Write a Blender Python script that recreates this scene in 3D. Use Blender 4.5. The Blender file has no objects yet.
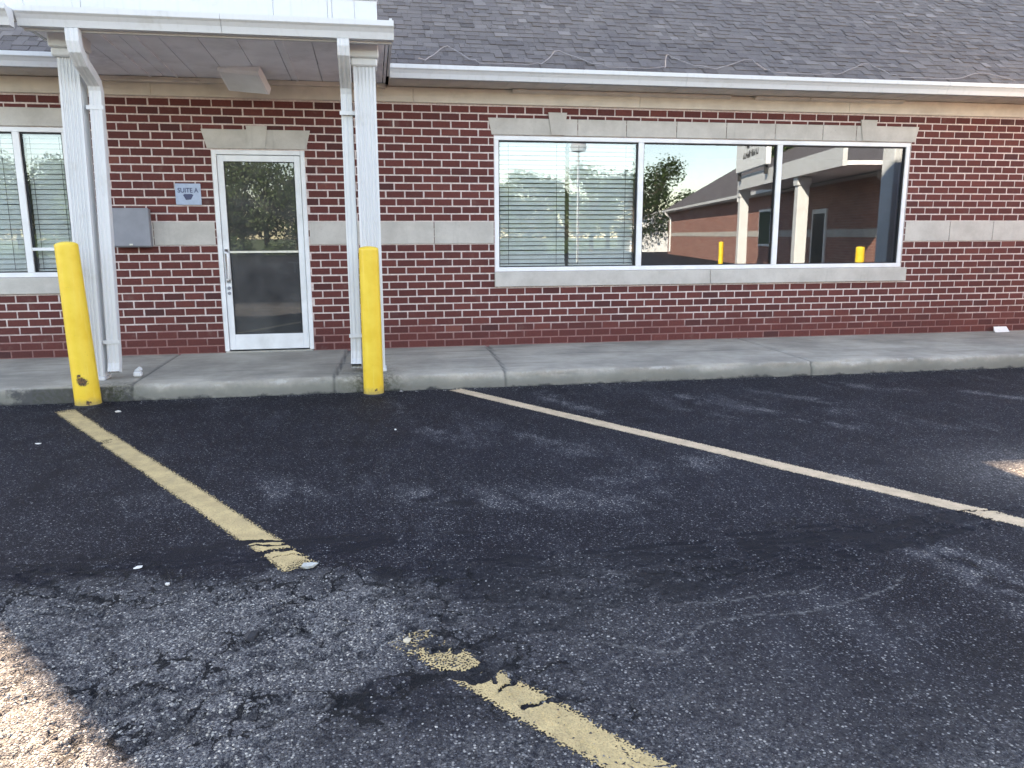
import bpy, math, random
import numpy as np
from mathutils import Vector, Matrix, Euler
random.seed(7)
rng = np.random.default_rng(11)
R = math.radians
sc = bpy.context.scene
col = sc.collection

# ------------------------------------------------------------------ helpers
class MB:
    """collects faces, builds ONE mesh object"""
    def __init__(s): s.v = []; s.f = []; s.m = []; s.t = []
    def face(s, pts, m=0, tone=.5):
        b = len(s.v); s.v.extend(tuple(p) for p in pts); s.f.append(tuple(range(b, b+len(pts)))); s.m.append(m); s.t.append(tone)
    def mesh(s, vs, fs, m=0, tone=.5):
        b = len(s.v); s.v.extend(tuple(p) for p in vs)
        for f in fs: s.f.append(tuple(b+i for i in f)); s.m.append(m); s.t.append(tone)
    def box(s, x0, x1, y0, y1, z0, z1, m=0, tone=.5, c=0.0, M=None):
        if c <= 0:
            vs = [(x0,y0,z0),(x1,y0,z0),(x1,y1,z0),(x0,y1,z0),(x0,y0,z1),(x1,y0,z1),(x1,y1,z1),(x0,y1,z1)]
            fs = [(3,2,1,0),(4,5,6,7),(0,1,5,4),(1,2,6,5),(2,3,7,6),(3,0,4,7)]
        else:
            c = min(c, abs(x1-x0)*.45, abs(y1-y0)*.45, abs(z1-z0)*.45)
            vs = []; idx = {}
            X = (x0, x1); Y = (y0, y1); Z = (z0, z1)
            for i in (0,1):
                for j in (0,1):
                    for k in (0,1):
                        sx, sy, sz = (1-2*i), (1-2*j), (1-2*k)
                        idx[i,j,k,0] = len(vs); vs.append((X[i], Y[j]+sy*c, Z[k]+sz*c))
                        idx[i,j,k,1] = len(vs); vs.append((X[i]+sx*c, Y[j], Z[k]+sz*c))
                        idx[i,j,k,2] = len(vs); vs.append((X[i]+sx*c, Y[j]+sy*c, Z[k]))
            def q(a, *ks): return tuple(idx[k+(a,)] for k in ks)
            fs = []
            for i in (0,1):
                r = q(0, (i,0,0),(i,1,0),(i,1,1),(i,0,1)); fs.append(r if i else r[::-1])
                r = q(1, (0,i,0),(1,i,0),(1,i,1),(0,i,1)); fs.append(r[::-1] if i else r)
                r = q(2, (0,0,i),(1,0,i),(1,1,i),(0,1,i)); fs.append(r if i else r[::-1])
            for i in (0,1):
                for j in (0,1):
                    a = [idx[i,j,0,0], idx[i,j,0,1], idx[i,j,1,1], idx[i,j,1,0]]; fs.append(tuple(a if i != j else a[::-1]))
                    a = [idx[i,0,j,0], idx[i,1,j,0], idx[i,1,j,2], idx[i,0,j,2]]; fs.append(tuple(a if i != j else a[::-1]))
                    a = [idx[0,i,j,1], idx[0,i,j,2], idx[1,i,j,2], idx[1,i,j,1]]; fs.append(tuple(a if i != j else a[::-1]))
                    for k in (0,1):
                        a = (idx[i,j,k,0], idx[i,j,k,1], idx[i,j,k,2]); fs.append(a if (i+j+k) % 2 else a[::-1])
        if M is not None: vs = [tuple(M @ Vector(v)) for v in vs]
        s.mesh(vs, fs, m, tone)
    def prism(s, prof, x0, x1, m=0, axis='x', tone=.5):
        """closed profile [(a,b)] extruded along an axis; x: (y,z)  y: (x,z)  z: (x,y)"""
        n = len(prof)
        P = {'x': lambda a,b,t: (t,a,b), 'y': lambda a,b,t: (a,t,b), 'z': lambda a,b,t: (a,b,t)}[axis]
        vs = [P(a,b,x0) for a,b in prof] + [P(a,b,x1) for a,b in prof]
        fs = [(i, (i+1)%n, n+(i+1)%n, n+i) for i in range(n)] + [tuple(range(n))[::-1], tuple(range(n, 2*n))]
        s.mesh(vs, fs, m, tone)
    def tube(s, pts, r, n=8, m=0, caps=True, tone=.5):
        pts = [Vector(p) for p in pts]; rs = r if isinstance(r, (list, tuple)) else [r]*len(pts)
        b = len(s.v); prev = None
        for i, p in enumerate(pts):
            d = (pts[min(i+1, len(pts)-1)] - pts[max(i-1, 0)]).normalized()
            a = Vector((0,0,1)) if abs(d.z) < .9 else Vector((1,0,0))
            if prev is not None: a = prev
            u = (a - d*a.dot(d)).normalized(); w = d.cross(u); prev = u
            for k in range(n):
                t = 2*math.pi*k/n; s.v.append(tuple(p + (u*math.cos(t) + w*math.sin(t))*rs[i]))
        for i in range(len(pts)-1):
            for k in range(n):
                k2 = (k+1) % n; s.f.append((b+i*n+k, b+i*n+k2, b+(i+1)*n+k2, b+(i+1)*n+k)); s.m.append(m); s.t.append(tone)
        if caps:
            s.f.append(tuple(b+k for k in range(n))[::-1]); s.m.append(m); s.t.append(tone)
            e = b+(len(pts)-1)*n; s.f.append(tuple(e+k for k in range(n))); s.m.append(m); s.t.append(tone)
    def lathe(s, prof, c, n=32, m=0, M=None):
        b = len(s.v)
        for r, z in prof:
            for k in range(n):
                t = 2*math.pi*k/n; p = Vector((r*math.cos(t), r*math.sin(t), z))
                if M is not None: p = M @ p
                s.v.append((c[0]+p.x, c[1]+p.y, c[2]+p.z))
        for i in range(len(prof)-1):
            for k in range(n):
                k2 = (k+1)%n; s.f.append((b+i*n+k, b+i*n+k2, b+(i+1)*n+k2, b+(i+1)*n+k)); s.m.append(m); s.t.append(.5)
    def build(s, name, mats, parent=None, smooth=False, loc=None):
        me = bpy.data.meshes.new(name); me.from_pydata(s.v, [], s.f); me.update()
        if not isinstance(mats, (list, tuple)): mats = [mats]
        for m in mats: me.materials.append(m)
        me.polygons.foreach_set('material_index', s.m)
        if smooth: me.polygons.foreach_set('use_smooth', [True]*len(s.f))
        if len(set(s.t)) > 1:
            at = me.attributes.new('tone', 'FLOAT', 'FACE'); at.data.foreach_set('value', s.t)
        o = bpy.data.objects.new(name, me); col.objects.link(o)
        if parent is not None: o.parent = parent
        if loc is not None:
            o.location = loc
        return o
def fix_normals(o):
    import bmesh
    bm = bmesh.new(); bm.from_mesh(o.data); bmesh.ops.recalc_face_normals(bm, faces=bm.faces); bm.to_mesh(o.data); bm.free(); return o
def tag(o, label=None, cat=None, group=None, kind=None):
    if label: o['label'] = label
    if cat: o['category'] = cat
    if group: o['group'] = group
    if kind: o['kind'] = kind
    return o
def empty(name, loc=(0,0,0), rz=0):
    o = bpy.data.objects.new(name, None); o.empty_display_size = .2; o.location = loc; o.rotation_euler = (0,0,rz); col.objects.link(o); return o
class At(MB):
    """MB whose mesh is stored relative to a parent's location"""
    def __init__(s, org): super().__init__(); s.o = org
    def build(s, *a, **k):
        s.v = [(x-s.o[0], y-s.o[1], z-s.o[2]) for x,y,z in s.v]; return super().build(*a, **k)

# ------------------------------------------------------------------ materials
class N:
    def __init__(s, name):
        s.mat = bpy.data.materials.new(name); s.mat.use_nodes = True; s.t = s.mat.node_tree; s.t.nodes.clear()
        s.out = s.t.nodes.new('ShaderNodeOutputMaterial'); s.pos = None
    def n(s, kind, **k):
        nd = s.t.nodes.new('ShaderNode'+kind)
        for a, b in k.items(): setattr(nd, a, b)
        return nd
    def link(s, a, b): s.t.links.new(a, b)
    def setin(s, nd, i, v):
        if v is None: return
        if hasattr(v, 'default_value') or hasattr(v, 'is_output'): s.link(v, nd.inputs[i])
        else: nd.inputs[i].default_value = v
    def P(s):
        if s.pos is None: s.pos = s.n('NewGeometry').outputs['Position']
        return s.pos
    def O(s):
        return s.n('TexCoord').outputs['Object']
    def map(s, vec, scale=(1,1,1), rot=(0,0,0), loc=(0,0,0)):
        m = s.n('Mapping'); s.link(vec, m.inputs[0]); m.inputs['Scale'].default_value = scale; m.inputs['Rotation'].default_value = rot; m.inputs['Location'].default_value = loc
        return m.outputs[0]
    def noise(s, scale, detail=4, rough=.55, vec=None, dim='3D', dist=0):
        nd = s.n('TexNoise', noise_dimensions=dim); s.link(vec if vec is not None else s.P(), nd.inputs['Vector'])
        nd.inputs['Scale'].default_value = scale; nd.inputs['Detail'].default_value = detail; nd.inputs['Roughness'].default_value = rough; nd.inputs['Distortion'].default_value = dist
        return nd.outputs['Fac']
    def math(s, op, a, b=None, c=None, clamp=False):
        nd = s.n('Math', operation=op, use_clamp=clamp); s.setin(nd, 0, a); s.setin(nd, 1, b); s.setin(nd, 2, c); return nd.outputs[0]
    def ramp(s, fac, lo, hi, a=0., b=1.):
        nd = s.n('MapRange', interpolation_type='SMOOTHSTEP'); s.link(fac, nd.inputs[0])
        nd.inputs[1].default_value = lo; nd.inputs[2].default_value = hi; nd.inputs[3].default_value = a; nd.inputs[4].default_value = b; return nd.outputs[0]
    def mix(s, fac, a, b, mode='MIX'):
        nd = s.n('Mix', data_type='RGBA', blend_type=mode); s.setin(nd, 0, fac)
        for i, v in ((6, a), (7, b)):
            if isinstance(v, tuple): nd.inputs[i].default_value = v if len(v) == 4 else v+(1,)
            else: s.link(v, nd.inputs[i])
        return nd.outputs[2]
    def cramp(s, fac, stops):
        nd = s.n('ValToRGB'); s.link(fac, nd.inputs[0]); e = nd.color_ramp.elements
        while len(e) < len(stops): e.new(.5)
        for el, (p, c) in zip(e, stops): el.position = p; el.color = c+(1,)
        return nd.outputs[0]
    def attr(s, name): return s.n('Attribute', attribute_name=name).outputs['Fac']
    def bump(s, h, strength=.3, dist=.005):
        b = s.n('Bump'); s.link(h, b.inputs['Height']); b.inputs['Strength'].default_value = strength; b.inputs['Distance'].default_value = dist; return b.outputs[0]
    def done(s, color, rough=.7, bump=None, metallic=0., spec=None):
        p = s.n('BsdfPrincipled')
        if isinstance(color, tuple): p.inputs['Base Color'].default_value = color if len(color) == 4 else color+(1,)
        else: s.link(color, p.inputs['Base Color'])
        s.setin(p, 'Roughness', rough); p.inputs['Metallic'].default_value = metallic
        if spec is not None: p.inputs['Specular IOR Level'].default_value = spec
        if bump is not None: s.link(bump, p.inputs['Normal'])
        s.link(p.outputs[0], s.out.inputs[0]); return s.mat

def m_simple(name, c, rough=.6, var=.12, scale=6, bump=.15, metallic=0., dirt=None, bscale=60):
    n = N(name); f = n.noise(scale, 5)
    lo = tuple(v*(1-var) for v in c); hi = tuple(min(1, v*(1+var)) for v in c)
    cl = n.mix(n.ramp(f, .3, .7), lo, hi)
    if dirt:
        g = n.ramp(n.noise(2.3, 6, .65), .5, .75)
        cl = n.mix(n.math('MULTIPLY', g, dirt[1]), cl, dirt[0])
    return n.done(cl, rough, n.bump(n.noise(bscale, 3), bump, .003), metallic)

def m_white():
    n = N('white_paint')
    streak = n.noise(1, 5, .6, n.map(n.P(), (30, 30, 1.2)))
    blot = n.ramp(n.noise(4, 6, .65), .52, .75)
    c = n.mix(n.ramp(streak, .5, .8, 0, .35), (.61,.63,.645), (.44,.45,.445))
    c = n.mix(n.math('MULTIPLY', blot, .35), c, (.42,.41,.38))
    return n.done(c, .5, n.bump(n.noise(25, 3), .08, .004))
def m_brick():
    n = N('red_brick'); t = n.attr('tone')
    c = n.cramp(t, [(0,(.072,.020,.020)),(.3,(.104,.024,.022)),(.6,(.132,.030,.026)),(.85,(.158,.039,.033)),(1,(.20,.060,.047))])
    c = n.mix(n.ramp(n.noise(45, 5, .7), .35, .7, 0, .55), c, n.mix(1, c, (.62,.6,.62), 'MULTIPLY'))
    c = n.mix(n.ramp(n.noise(5, 5, .65), .55, .8, 0, .30), c, (.24,.17,.16))
    b = n.bump(n.noise(160, 4, .7), .5, .004)
    return n.done(c, .85, b)
def m_mortar():
    n = N('mortar')
    c = n.mix(n.ramp(n.noise(30, 5, .7), .3, .7), (.52,.42,.40), (.70,.595,.57))
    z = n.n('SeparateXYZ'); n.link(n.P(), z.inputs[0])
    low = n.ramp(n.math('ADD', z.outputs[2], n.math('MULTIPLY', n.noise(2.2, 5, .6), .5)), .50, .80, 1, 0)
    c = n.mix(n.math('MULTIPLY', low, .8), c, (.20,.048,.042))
    return n.done(c, .95, n.bump(n.noise(200, 3), .5, .004))
def m_stone():
    n = N('cast_stone'); z = n.n('SeparateXYZ')
    c = n.mix(n.ramp(n.noise(3, 6, .65), .3, .7), (.41,.39,.36), (.53,.51,.475))
    c = n.mix(n.ramp(n.noise(90, 3, .6), .6, .75, 0, .5), c, (.24,.23,.21))
    st = n.noise(1, 5, .6, n.map(n.P(), (9, 9, .8)))
    c = n.mix(n.ramp(st, .55, .8, 0, .4), c, (.2,.2,.185))
    return n.done(c, .85, n.bump(n.noise(120, 4), .3, .003))
def m_concrete():
    n = N('worn_concrete'); P = n.P(); z = n.n('SeparateXYZ'); n.link(P, z.inputs[0])
    c = n.mix(n.ramp(n.noise(1.6, 7, .65), .3, .7), (.26,.24,.205), (.44,.405,.345))
    c = n.mix(n.ramp(n.noise(150, 3, .7), .58, .72, 0, .55), c, (.14,.135,.125))
    c = n.mix(n.ramp(n.noise(150, 3, .7, n.map(P, loc=(3,7,1))), .62, .74, 0, .5), c, (.5,.48,.45))
    c = n.mix(n.ramp(n.noise(1, 5, .65, n.map(P, (.9, 7, 3))), .50, .70, 0, .6), c, (.17,.16,.14))
    nz = n.math('ADD', z.outputs[2], n.math('MULTIPLY', n.math('SUBTRACT', n.noise(5, 5, .65), .5), .14))
    c = n.mix(n.math('MULTIPLY', n.ramp(nz, .06, .135, 1, 0), .72), c, (.175,.180,.155))   # mildew green, also darkening the whole kerb face against its top
    c = n.mix(n.ramp(nz, -.01, .022, .95, 0), c, (.03,.031,.034))                       # sealcoat splashed on the foot
    wr = n.math('MULTIPLY', n.ramp(n.math('ADD', z.outputs[1], n.math('MULTIPLY', n.noise(9, 4, .7), .1)), -1.72, -1.66, 1, 0), n.ramp(nz, .10, .13))
    c = n.mix(n.math('MULTIPLY', wr, n.ramp(n.noise(7, 5, .7), .46, .62, 0, .6)), c, (.5,.49,.46))       # pale worn nosing
    seal = n.math('MULTIPLY', n.attr('sealed'), n.ramp(n.noise(6, 5, .7), .30, .5))
    c = n.mix(n.math('MULTIPLY', seal, .85), c, (.052,.054,.058))
    c = n.mix(n.math('MULTIPLY', n.attr('joint'), .6), c, (.07,.068,.062))
    moss = n.attr('moss')
    c = n.mix(n.math('MULTIPLY', n.math('MULTIPLY', moss, n.ramp(n.noise(30, 4, .7), .38, .6)), .9), c, (.035,.042,.016))
    return n.done(c, .9, n.bump(n.math('ADD', n.noise(140, 4, .7), n.math('MULTIPLY', n.noise(12, 5), .8)), .8, .008))
def m_asphalt():
    n = N('asphalt'); P = n.P()
    W = n.attr('worn'); D = n.attr('dark'); L = n.attr('pale'); S = n.attr('scuff')
    v = n.n('TexVoronoi', voronoi_dimensions='2D'); n.link(P, v.inputs['Vector']); v.inputs['Scale'].default_value = 105
    v2 = n.n('TexVoronoi', voronoi_dimensions='2D'); n.link(n.map(P, loc=(5,3,0)), v2.inputs['Vector']); v2.inputs['Scale'].default_value = 210
    big = n.noise(.55, 5, .6); mid = n.noise(3.5, 6, .65); fine = n.noise(40, 4, .7)
    st = n.noise(1, 6, .62, n.map(P, (3.1, .62, 1), (0, 0, R(31))), dist=.4)
    scuff = n.math('MULTIPLY', n.ramp(st, .52, .72), n.ramp(n.noise(1.3, 5, .7), .42, .62))
    def stones(vv, base):
        se = n.n('SeparateColor'); n.link(vv.outputs['Color'], se.inputs[0])
        dens = n.math('ADD', base, n.math('MULTIPLY', W, .72))
        dens = n.math('ADD', dens, n.math('MULTIPLY', scuff, .28))
        dens = n.math('ADD', dens, n.math('MULTIPLY', S, 1.1))
        dens = n.math('ADD', dens, n.math('MULTIPLY', n.math('SUBTRACT', mid, .5), .5))
        dens = n.math('SUBTRACT', dens, n.math('MULTIPLY', D, .32))
        on = n.ramp(n.math('SUBTRACT', dens, se.outputs[0]), -.04, .06)
        shp = n.ramp(vv.outputs['Distance'], .28, .52, 1, 0)
        return n.math('MULTIPLY', on, shp), se.outputs[1]
    s1, g1 = stones(v, .20); s2, g2 = stones(v2, .24)
    base = n.mix(n.ramp(n.math('ADD', n.math('MULTIPLY', big, .5), n.math('MULTIPLY', mid, .5)), .35, .65), (.0036,.0038,.0082), (.0074,.0078,.0150))
    base = n.mix(n.ramp(fine, .3, .7, 0, .6), base, n.mix(1, base, (.5,.5,.5), 'MULTIPLY'))
    base = n.mix(n.math('MULTIPLY', n.math('ADD', n.math('MULTIPLY', scuff, .6), S, clamp=True), .5), base, (.075,.08,.098))
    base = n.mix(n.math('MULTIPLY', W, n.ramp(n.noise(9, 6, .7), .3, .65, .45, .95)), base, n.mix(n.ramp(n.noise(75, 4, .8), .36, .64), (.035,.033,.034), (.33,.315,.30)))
    c1 = n.cramp(g1, [(0,(.012,.0128,.018)),(.5,(.046,.049,.060)),(.85,(.135,.137,.145)),(1,(.27,.268,.265))])
    c2 = n.cramp(g2, [(0,(.009,.0098,.0145)),(.7,(.040,.043,.054)),(1,(.19,.19,.195))])
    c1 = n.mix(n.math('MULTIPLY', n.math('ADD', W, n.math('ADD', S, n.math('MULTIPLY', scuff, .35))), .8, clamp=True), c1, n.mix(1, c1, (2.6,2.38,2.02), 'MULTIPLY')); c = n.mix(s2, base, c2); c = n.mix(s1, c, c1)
    pn = n.math('MULTIPLY', L, n.ramp(n.noise(38, 5, .75), .44, .60))
    c = n.mix(n.math('MULTIPLY', pn, .85), c, (.24,.235,.225))
    c = n.mix(n.math('MULTIPLY', D, n.ramp(n.noise(22, 5, .7), .3, .6, .2, .9)), c, (.008,.0085,.011))
    zn = n.attr('zone'); wv = n.n('TexNoise'); n.link(P, wv.inputs['Vector']); wv.inputs['Scale'].default_value = 7; wv.inputs['Detail'].default_value = 5; wv.inputs['Roughness'].default_value = .7
    vm = n.n('VectorMath', operation='MULTIPLY_ADD'); n.link(wv.outputs['Color'], vm.inputs[0]); vm.inputs[1].default_value = (.16,.16,0); n.link(P, vm.inputs[2])
    ve = n.n('TexVoronoi', voronoi_dimensions='2D', feature='DISTANCE_TO_EDGE'); n.link(vm.outputs[0], ve.inputs['Vector']); ve.inputs['Scale'].default_value = 7.5
    ve2 = n.n('TexVoronoi', voronoi_dimensions='2D', feature='DISTANCE_TO_EDGE'); n.link(vm.outputs[0], ve2.inputs['Vector']); ve2.inputs['Scale'].default_value = 17
    wd = n.math('MULTIPLY', zn, n.ramp(n.noise(6, 5, .7), .40, .66, 0, .11))
    k1 = n.ramp(n.math('SUBTRACT', ve.outputs['Distance'], wd), -.02, .012, 1, 0); k2 = n.ramp(n.math('SUBTRACT', ve2.outputs['Distance'], n.math('MULTIPLY', n.math('SUBTRACT', wd, .035), 1.6)), -.02, .012, 1, 0)
    ck = n.math('MULTIPLY', n.math('MAXIMUM', k1, k2), n.ramp(zn, .05, .3))
    c = n.mix(n.math('MULTIPLY', ck, .93), c, (.006,.0065,.008))
    h = n.math('ADD', n.math('MULTIPLY', n.ramp(v.outputs['Distance'], .1, .6, 1, 0), n.math('ADD', .35, n.math('MULTIPLY', W, .8))), n.math('MULTIPLY', n.noise(300, 3, .7), .5))
    h = n.math('ADD', h, n.math('MULTIPLY', n.ramp(v2.outputs['Distance'], .1, .6, 1, 0), .4))
    h = n.math('SUBTRACT', h, n.math('MULTIPLY', ck, 2.2))
    return n.done(c, n.ramp(W, 0, 1, .72, .92), n.bump(h, .75, .005), spec=.17)
def m_line(name, c, wear):
    n = N(name); cov = n.attr('cover')
    v = n.n('TexVoronoi', voronoi_dimensions='2D'); n.link(n.P(), v.inputs['Vector']); v.inputs['Scale'].default_value = 105
    cc = n.mix(n.ramp(n.noise(9, 5, .65), .3, .7), c, tuple(x*.74 for x in c))
    cc = n.mix(n.ramp(n.noise(90, 4, .75), .5, .72, 0, .55), cc, (.16,.125,.07))
    cc = n.mix(n.ramp(n.noise(1, 5, .65, n.map(n.P(), (6, 1.2, 1), (0, 0, R(31)))), .5, .75, 0, .4), cc, (.22,.18,.11))
    q = n.math('ADD', cov, n.math('MULTIPLY', n.math('SUBTRACT', n.noise(45, 5, .75), .5), 1.5))
    q = n.math('ADD', q, n.math('MULTIPLY', n.math('SUBTRACT', v.outputs['Distance'], .35), wear))
    q = n.math('ADD', q, n.math('MULTIPLY', n.math('SUBTRACT', n.noise(130, 3, .7), .5), wear))
    al = n.ramp(q, .0, .22)
    p = n.n('BsdfPrincipled'); n.link(cc, p.inputs['Base Color']); p.inputs['Roughness'].default_value = .88
    n.link(n.bump(n.math('ADD', n.ramp(v.outputs['Distance'], .1, .6, 1, 0), n.noise(220, 3)), .6, .004), p.inputs['Normal'])
    t = n.n('BsdfTransparent'); m = n.n('MixShader'); n.link(al, m.inputs[0]); n.link(t.outputs[0], m.inputs[1]); n.link(p.outputs[0], m.inputs[2]); n.link(m.outputs[0], n.out.inputs[0]); return n.mat
def m_shingle():
    n = N('shingles'); t = n.attr('tone')
    c = n.cramp(t, [(0,(.066,.055,.052)),(.4,(.112,.095,.090)),(.75,(.146,.126,.118)),(1,(.21,.183,.172))])
    sp = n.noise(230, 3, .8)
    c = n.mix(n.ramp(sp, .5, .7, 0, .55), c, (.24,.22,.22)); c = n.mix(n.ramp(sp, .42, .3, 0, .6), c, (.035,.031,.035))
    c = n.mix(n.ramp(n.noise(.8, 5, .6), .4, .7, 0, .35), c, (.085,.077,.084))
    return n.done(c, .95, n.bump(sp, .5, .004))
def m_yellow(chips):
    n = N('yellow_plastic'); O = n.O(); z = n.n('SeparateXYZ'); n.link(O, z.inputs[0])
    c = n.mix(n.ramp(n.noise(5, 5, .6), .3, .7), (.78,.49,.035), (.84,.57,.06))
    c = n.mix(n.ramp(n.noise(1, 5, .65, n.map(n.P(), (35, 35, 2))), .55, .8, 0, .4), c, (.86,.72,.22))
    dz = n.math('ADD', z.outputs[2], n.math('MULTIPLY', n.noise(18, 5, .7), .12))
    c = n.mix(n.ramp(dz, .07, .15, .8, 0), c, (.30,.22,.09))
    c = n.mix(n.ramp(n.noise(70, 4, .7), .66, .72, 0, .6), c, (.25,.17,.05))
    for (x, zc, r) in chips:
        d = n.n('VectorMath', operation='DISTANCE'); mp = n.map(O, (1, 0, 1)); n.link(mp, d.inputs[0]); d.inputs[1].default_value = (x, 0, zc)
        dd = n.math('ADD', d.outputs['Value'], n.math('MULTIPLY', n.math('SUBTRACT', n.noise(38, 5, .75), .5), .075))
        c = n.mix(n.ramp(dd, r*.6, r*1.05, 1, 0), c, n.mix(n.ramp(n.noise(60, 4, .7), .4, .62), (.035,.022,.016), (.17,.075,.03)))
    return n.done(c, .42, n.bump(n.noise(30, 4), .12, .004))
def m_glass(name, refl, tint=(.55,.6,.6), wav=0.0, dust=.02):
    n = N(name); g = n.n('BsdfGlossy'); g.inputs['Roughness'].default_value = 0.0; g.inputs['Color'].default_value = (.70,.84,1,1)
    if wav:
        b = n.bump(n.noise(.9, 2, .4), wav, .02); n.link(b, g.inputs['Normal'])
    t = n.n('BsdfTransparent'); t.inputs['Color'].default_value = tint+(1,)
    lw = n.n('Fresnel'); lw.inputs['IOR'].default_value = 1.5
    f = n.math('MULTIPLY_ADD', lw.outputs[0], .9, refl, clamp=True)
    m = n.n('MixShader'); n.link(f, m.inputs[0]); n.link(t.outputs[0], m.inputs[1]); n.link(g.outputs[0], m.inputs[2])
    d = n.n('BsdfDiffuse'); d.inputs['Color'].default_value = (.62,.62,.60,1); m2 = n.n('MixShader'); n.link(n.math('MULTIPLY', n.ramp(n.noise(2.2, 6, .65), .3, .75, .5, 1.6), dust), m2.inputs[0]); n.link(m.outputs[0], m2.inputs[1]); n.link(d.outputs[0], m2.inputs[2]); n.link(m2.outputs[0], n.out.inputs[0]); return n.mat
def m_leaf(name, a, b):
    n = N(name); oi = n.attr('tone'); c = n.mix(oi, a, b); return n.done(c, .6)
def m_wing_brick():
    n = N('sun_lightened_brick'); O = n.O(); s = n.n('SeparateXYZ'); n.link(O, s.inputs[0]); k = n.n('CombineXYZ'); n.link(s.outputs[0], k.inputs[0]); n.link(s.outputs[2], k.inputs[1])
    b = n.n('TexBrick'); n.link(k.outputs[0], b.inputs['Vector']); b.inputs['Scale'].default_value = 1; b.inputs['Brick Width'].default_value = .203; b.inputs['Row Height'].default_value = .0813; b.inputs['Mortar Size'].default_value = .006
    b.inputs['Color1'].default_value = (.24,.085,.065,1); b.inputs['Color2'].default_value = (.38,.15,.11,1); b.inputs['Mortar'].default_value = (.4,.34,.32,1)  # same brick as the front wall, colour lightened to suggest stronger sun
    return n.done(b.outputs['Color'], .88, n.bump(b.outputs['Fac'], -.4, .006))

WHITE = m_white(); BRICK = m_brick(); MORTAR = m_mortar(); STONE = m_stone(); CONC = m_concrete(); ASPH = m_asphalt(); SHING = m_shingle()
BEIGE = m_simple('beige_paint', (.60,.54,.475), .6, .08, 5, .1, dirt=((.38,.34,.30), .6))
SOFFIT = m_simple('soffit_panel', (.84,.84,.87), .6, .08, 2.5, .1, dirt=((.48,.46,.47), .55))
FRAME = m_simple('white_aluminium', (.74,.76,.78), .38, .06, 4, .05, dirt=((.5,.5,.49), .35))
DOORW = m_simple('white_door_enamel', (.72,.75,.77), .4, .06, 5, .06, dirt=((.45,.45,.44), .4))
DARK = m_simple('dark_gasket', (.02,.02,.022), .7)
CHROME = m_simple('brushed_steel', (.62,.62,.62), .3, .08, 30, .05, metallic=1.)
GREYBOX = m_simple('grey_enamel', (.225,.24,.275), .5, .07, 7, .08, dirt=((.15,.155,.17), .4))
BLIND = m_simple('white_slat', (.86,.87,.84), .55, .05, 8, .02)
SIGNB = m_simple('pale_blue_plate', (.33,.42,.55), .35, .08, 20, .03)
SIGNT = m_simple('dark_blue_ink', (.045,.06,.13), .5)
CORD = m_simple('blind_cord', (.05,.055,.05), .8)
CABLE = m_simple('weathered_cable', (.24,.22,.22), .7)
WALLIN = m_simple('interior_paint', (.32,.30,.27), .8)
FLOORIN = m_simple('interior_carpet', (.10,.085,.075), .95)
GLASS = m_glass('window_glass', .088, (.50,.55,.56), .018, .012)
GLASSD = m_glass('door_glass', .05, (.34,.37,.37), .018, .075)
GLASSB = m_glass('clear_glass', .045, (.95,.97,.96), .018, .012)
YEL1 = m_yellow([(-.005,.215,.042),(.016,.205,.03),(-.022,.265,.018),(.03,.035,.02)]); YEL2 = m_yellow([(.02,.05,.012)])
LINE1 = m_line('worn_yellow_paint', (.56,.40,.195), 1.7); LINE2 = m_line('faded_yellow_paint', (.66,.49,.33), 1.3); LINE3 = m_line('bright_yellow_paint', (.66,.49,.20), 1.)
ROCK = m_simple('loose_stone', (.13,.13,.135), .9, .45, 25, .5); PALE = m_simple('pale_chip', (.62,.60,.56), .8, .1, 30, .3)
BARK = m_simple('bark', (.07,.052,.04), .9, .3, 8, .5)
LEAF = m_leaf('leaves', (.022,.046,.012), (.055,.095,.025)); LEAF2 = m_leaf('dark_leaves', (.018,.042,.013), (.05,.09,.025))
WINGB = m_wing_brick(); WROOF = m_simple('dark_shingle', (.085,.077,.084), .95, .25, 3, .4)
PAPER = m_simple('white_paper', (.80,.79,.77), .7, .05, 20, .1)
GRASS = m_simple('grass', (.06,.09,.025), .95, .3, 2, .5)
RUBBER = m_simple('black_rubber', (.02,.02,.02), .8)

# ------------------------------------------------------------------ world, sun, camera
SUN_A, SUN_E = 37.5, 29.8            # azimuth left of straight behind the building, elevation
w = bpy.data.worlds.new('World'); sc.world = w; w.use_nodes = True
nt = w.node_tree; sk = nt.nodes.new('ShaderNodeTexSky'); sk.sky_type = 'NISHITA'; sk.sun_disc = False
sk.sun_elevation = R(SUN_E); sk.sun_rotation = R(-SUN_A); sk.air_density = 1.0; sk.dust_density = .2; sk.ozone_density = 2.6
nt.links.new(sk.outputs[0], nt.nodes['Background'].inputs[0]); nt.nodes['Background'].inputs[1].default_value = .112
sd = Vector((-math.sin(R(SUN_A))*math.cos(R(SUN_E)), math.cos(R(SUN_A))*math.cos(R(SUN_E)), math.sin(R(SUN_E))))
lt = bpy.data.lights.new('sun', 'SUN'); lt.energy = 5.0; lt.angle = R(.5); lt.color = (1, .95, .87)
lo = bpy.data.objects.new('sun', lt); col.objects.link(lo); lo.rotation_euler = sd.to_track_quat('Z', 'Y').to_euler(); lo.location = (0, 0, 30)
F, PITCH, YAW, ROLL, DIST, EYE = 783.26, 10.725, 10.063, -.229, 8.749, 1.366
cam = bpy.data.cameras.new('camera'); cam.sensor_fit = 'HORIZONTAL'; cam.sensor_width = 36; cam.lens = F/1024*36; cam.clip_end = 2000; cam.clip_start = .05
co = bpy.data.objects.new('camera', cam); col.objects.link(co); sc.camera = co
pi_, ya, ro = R(PITCH), R(YAW), R(ROLL)
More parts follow.
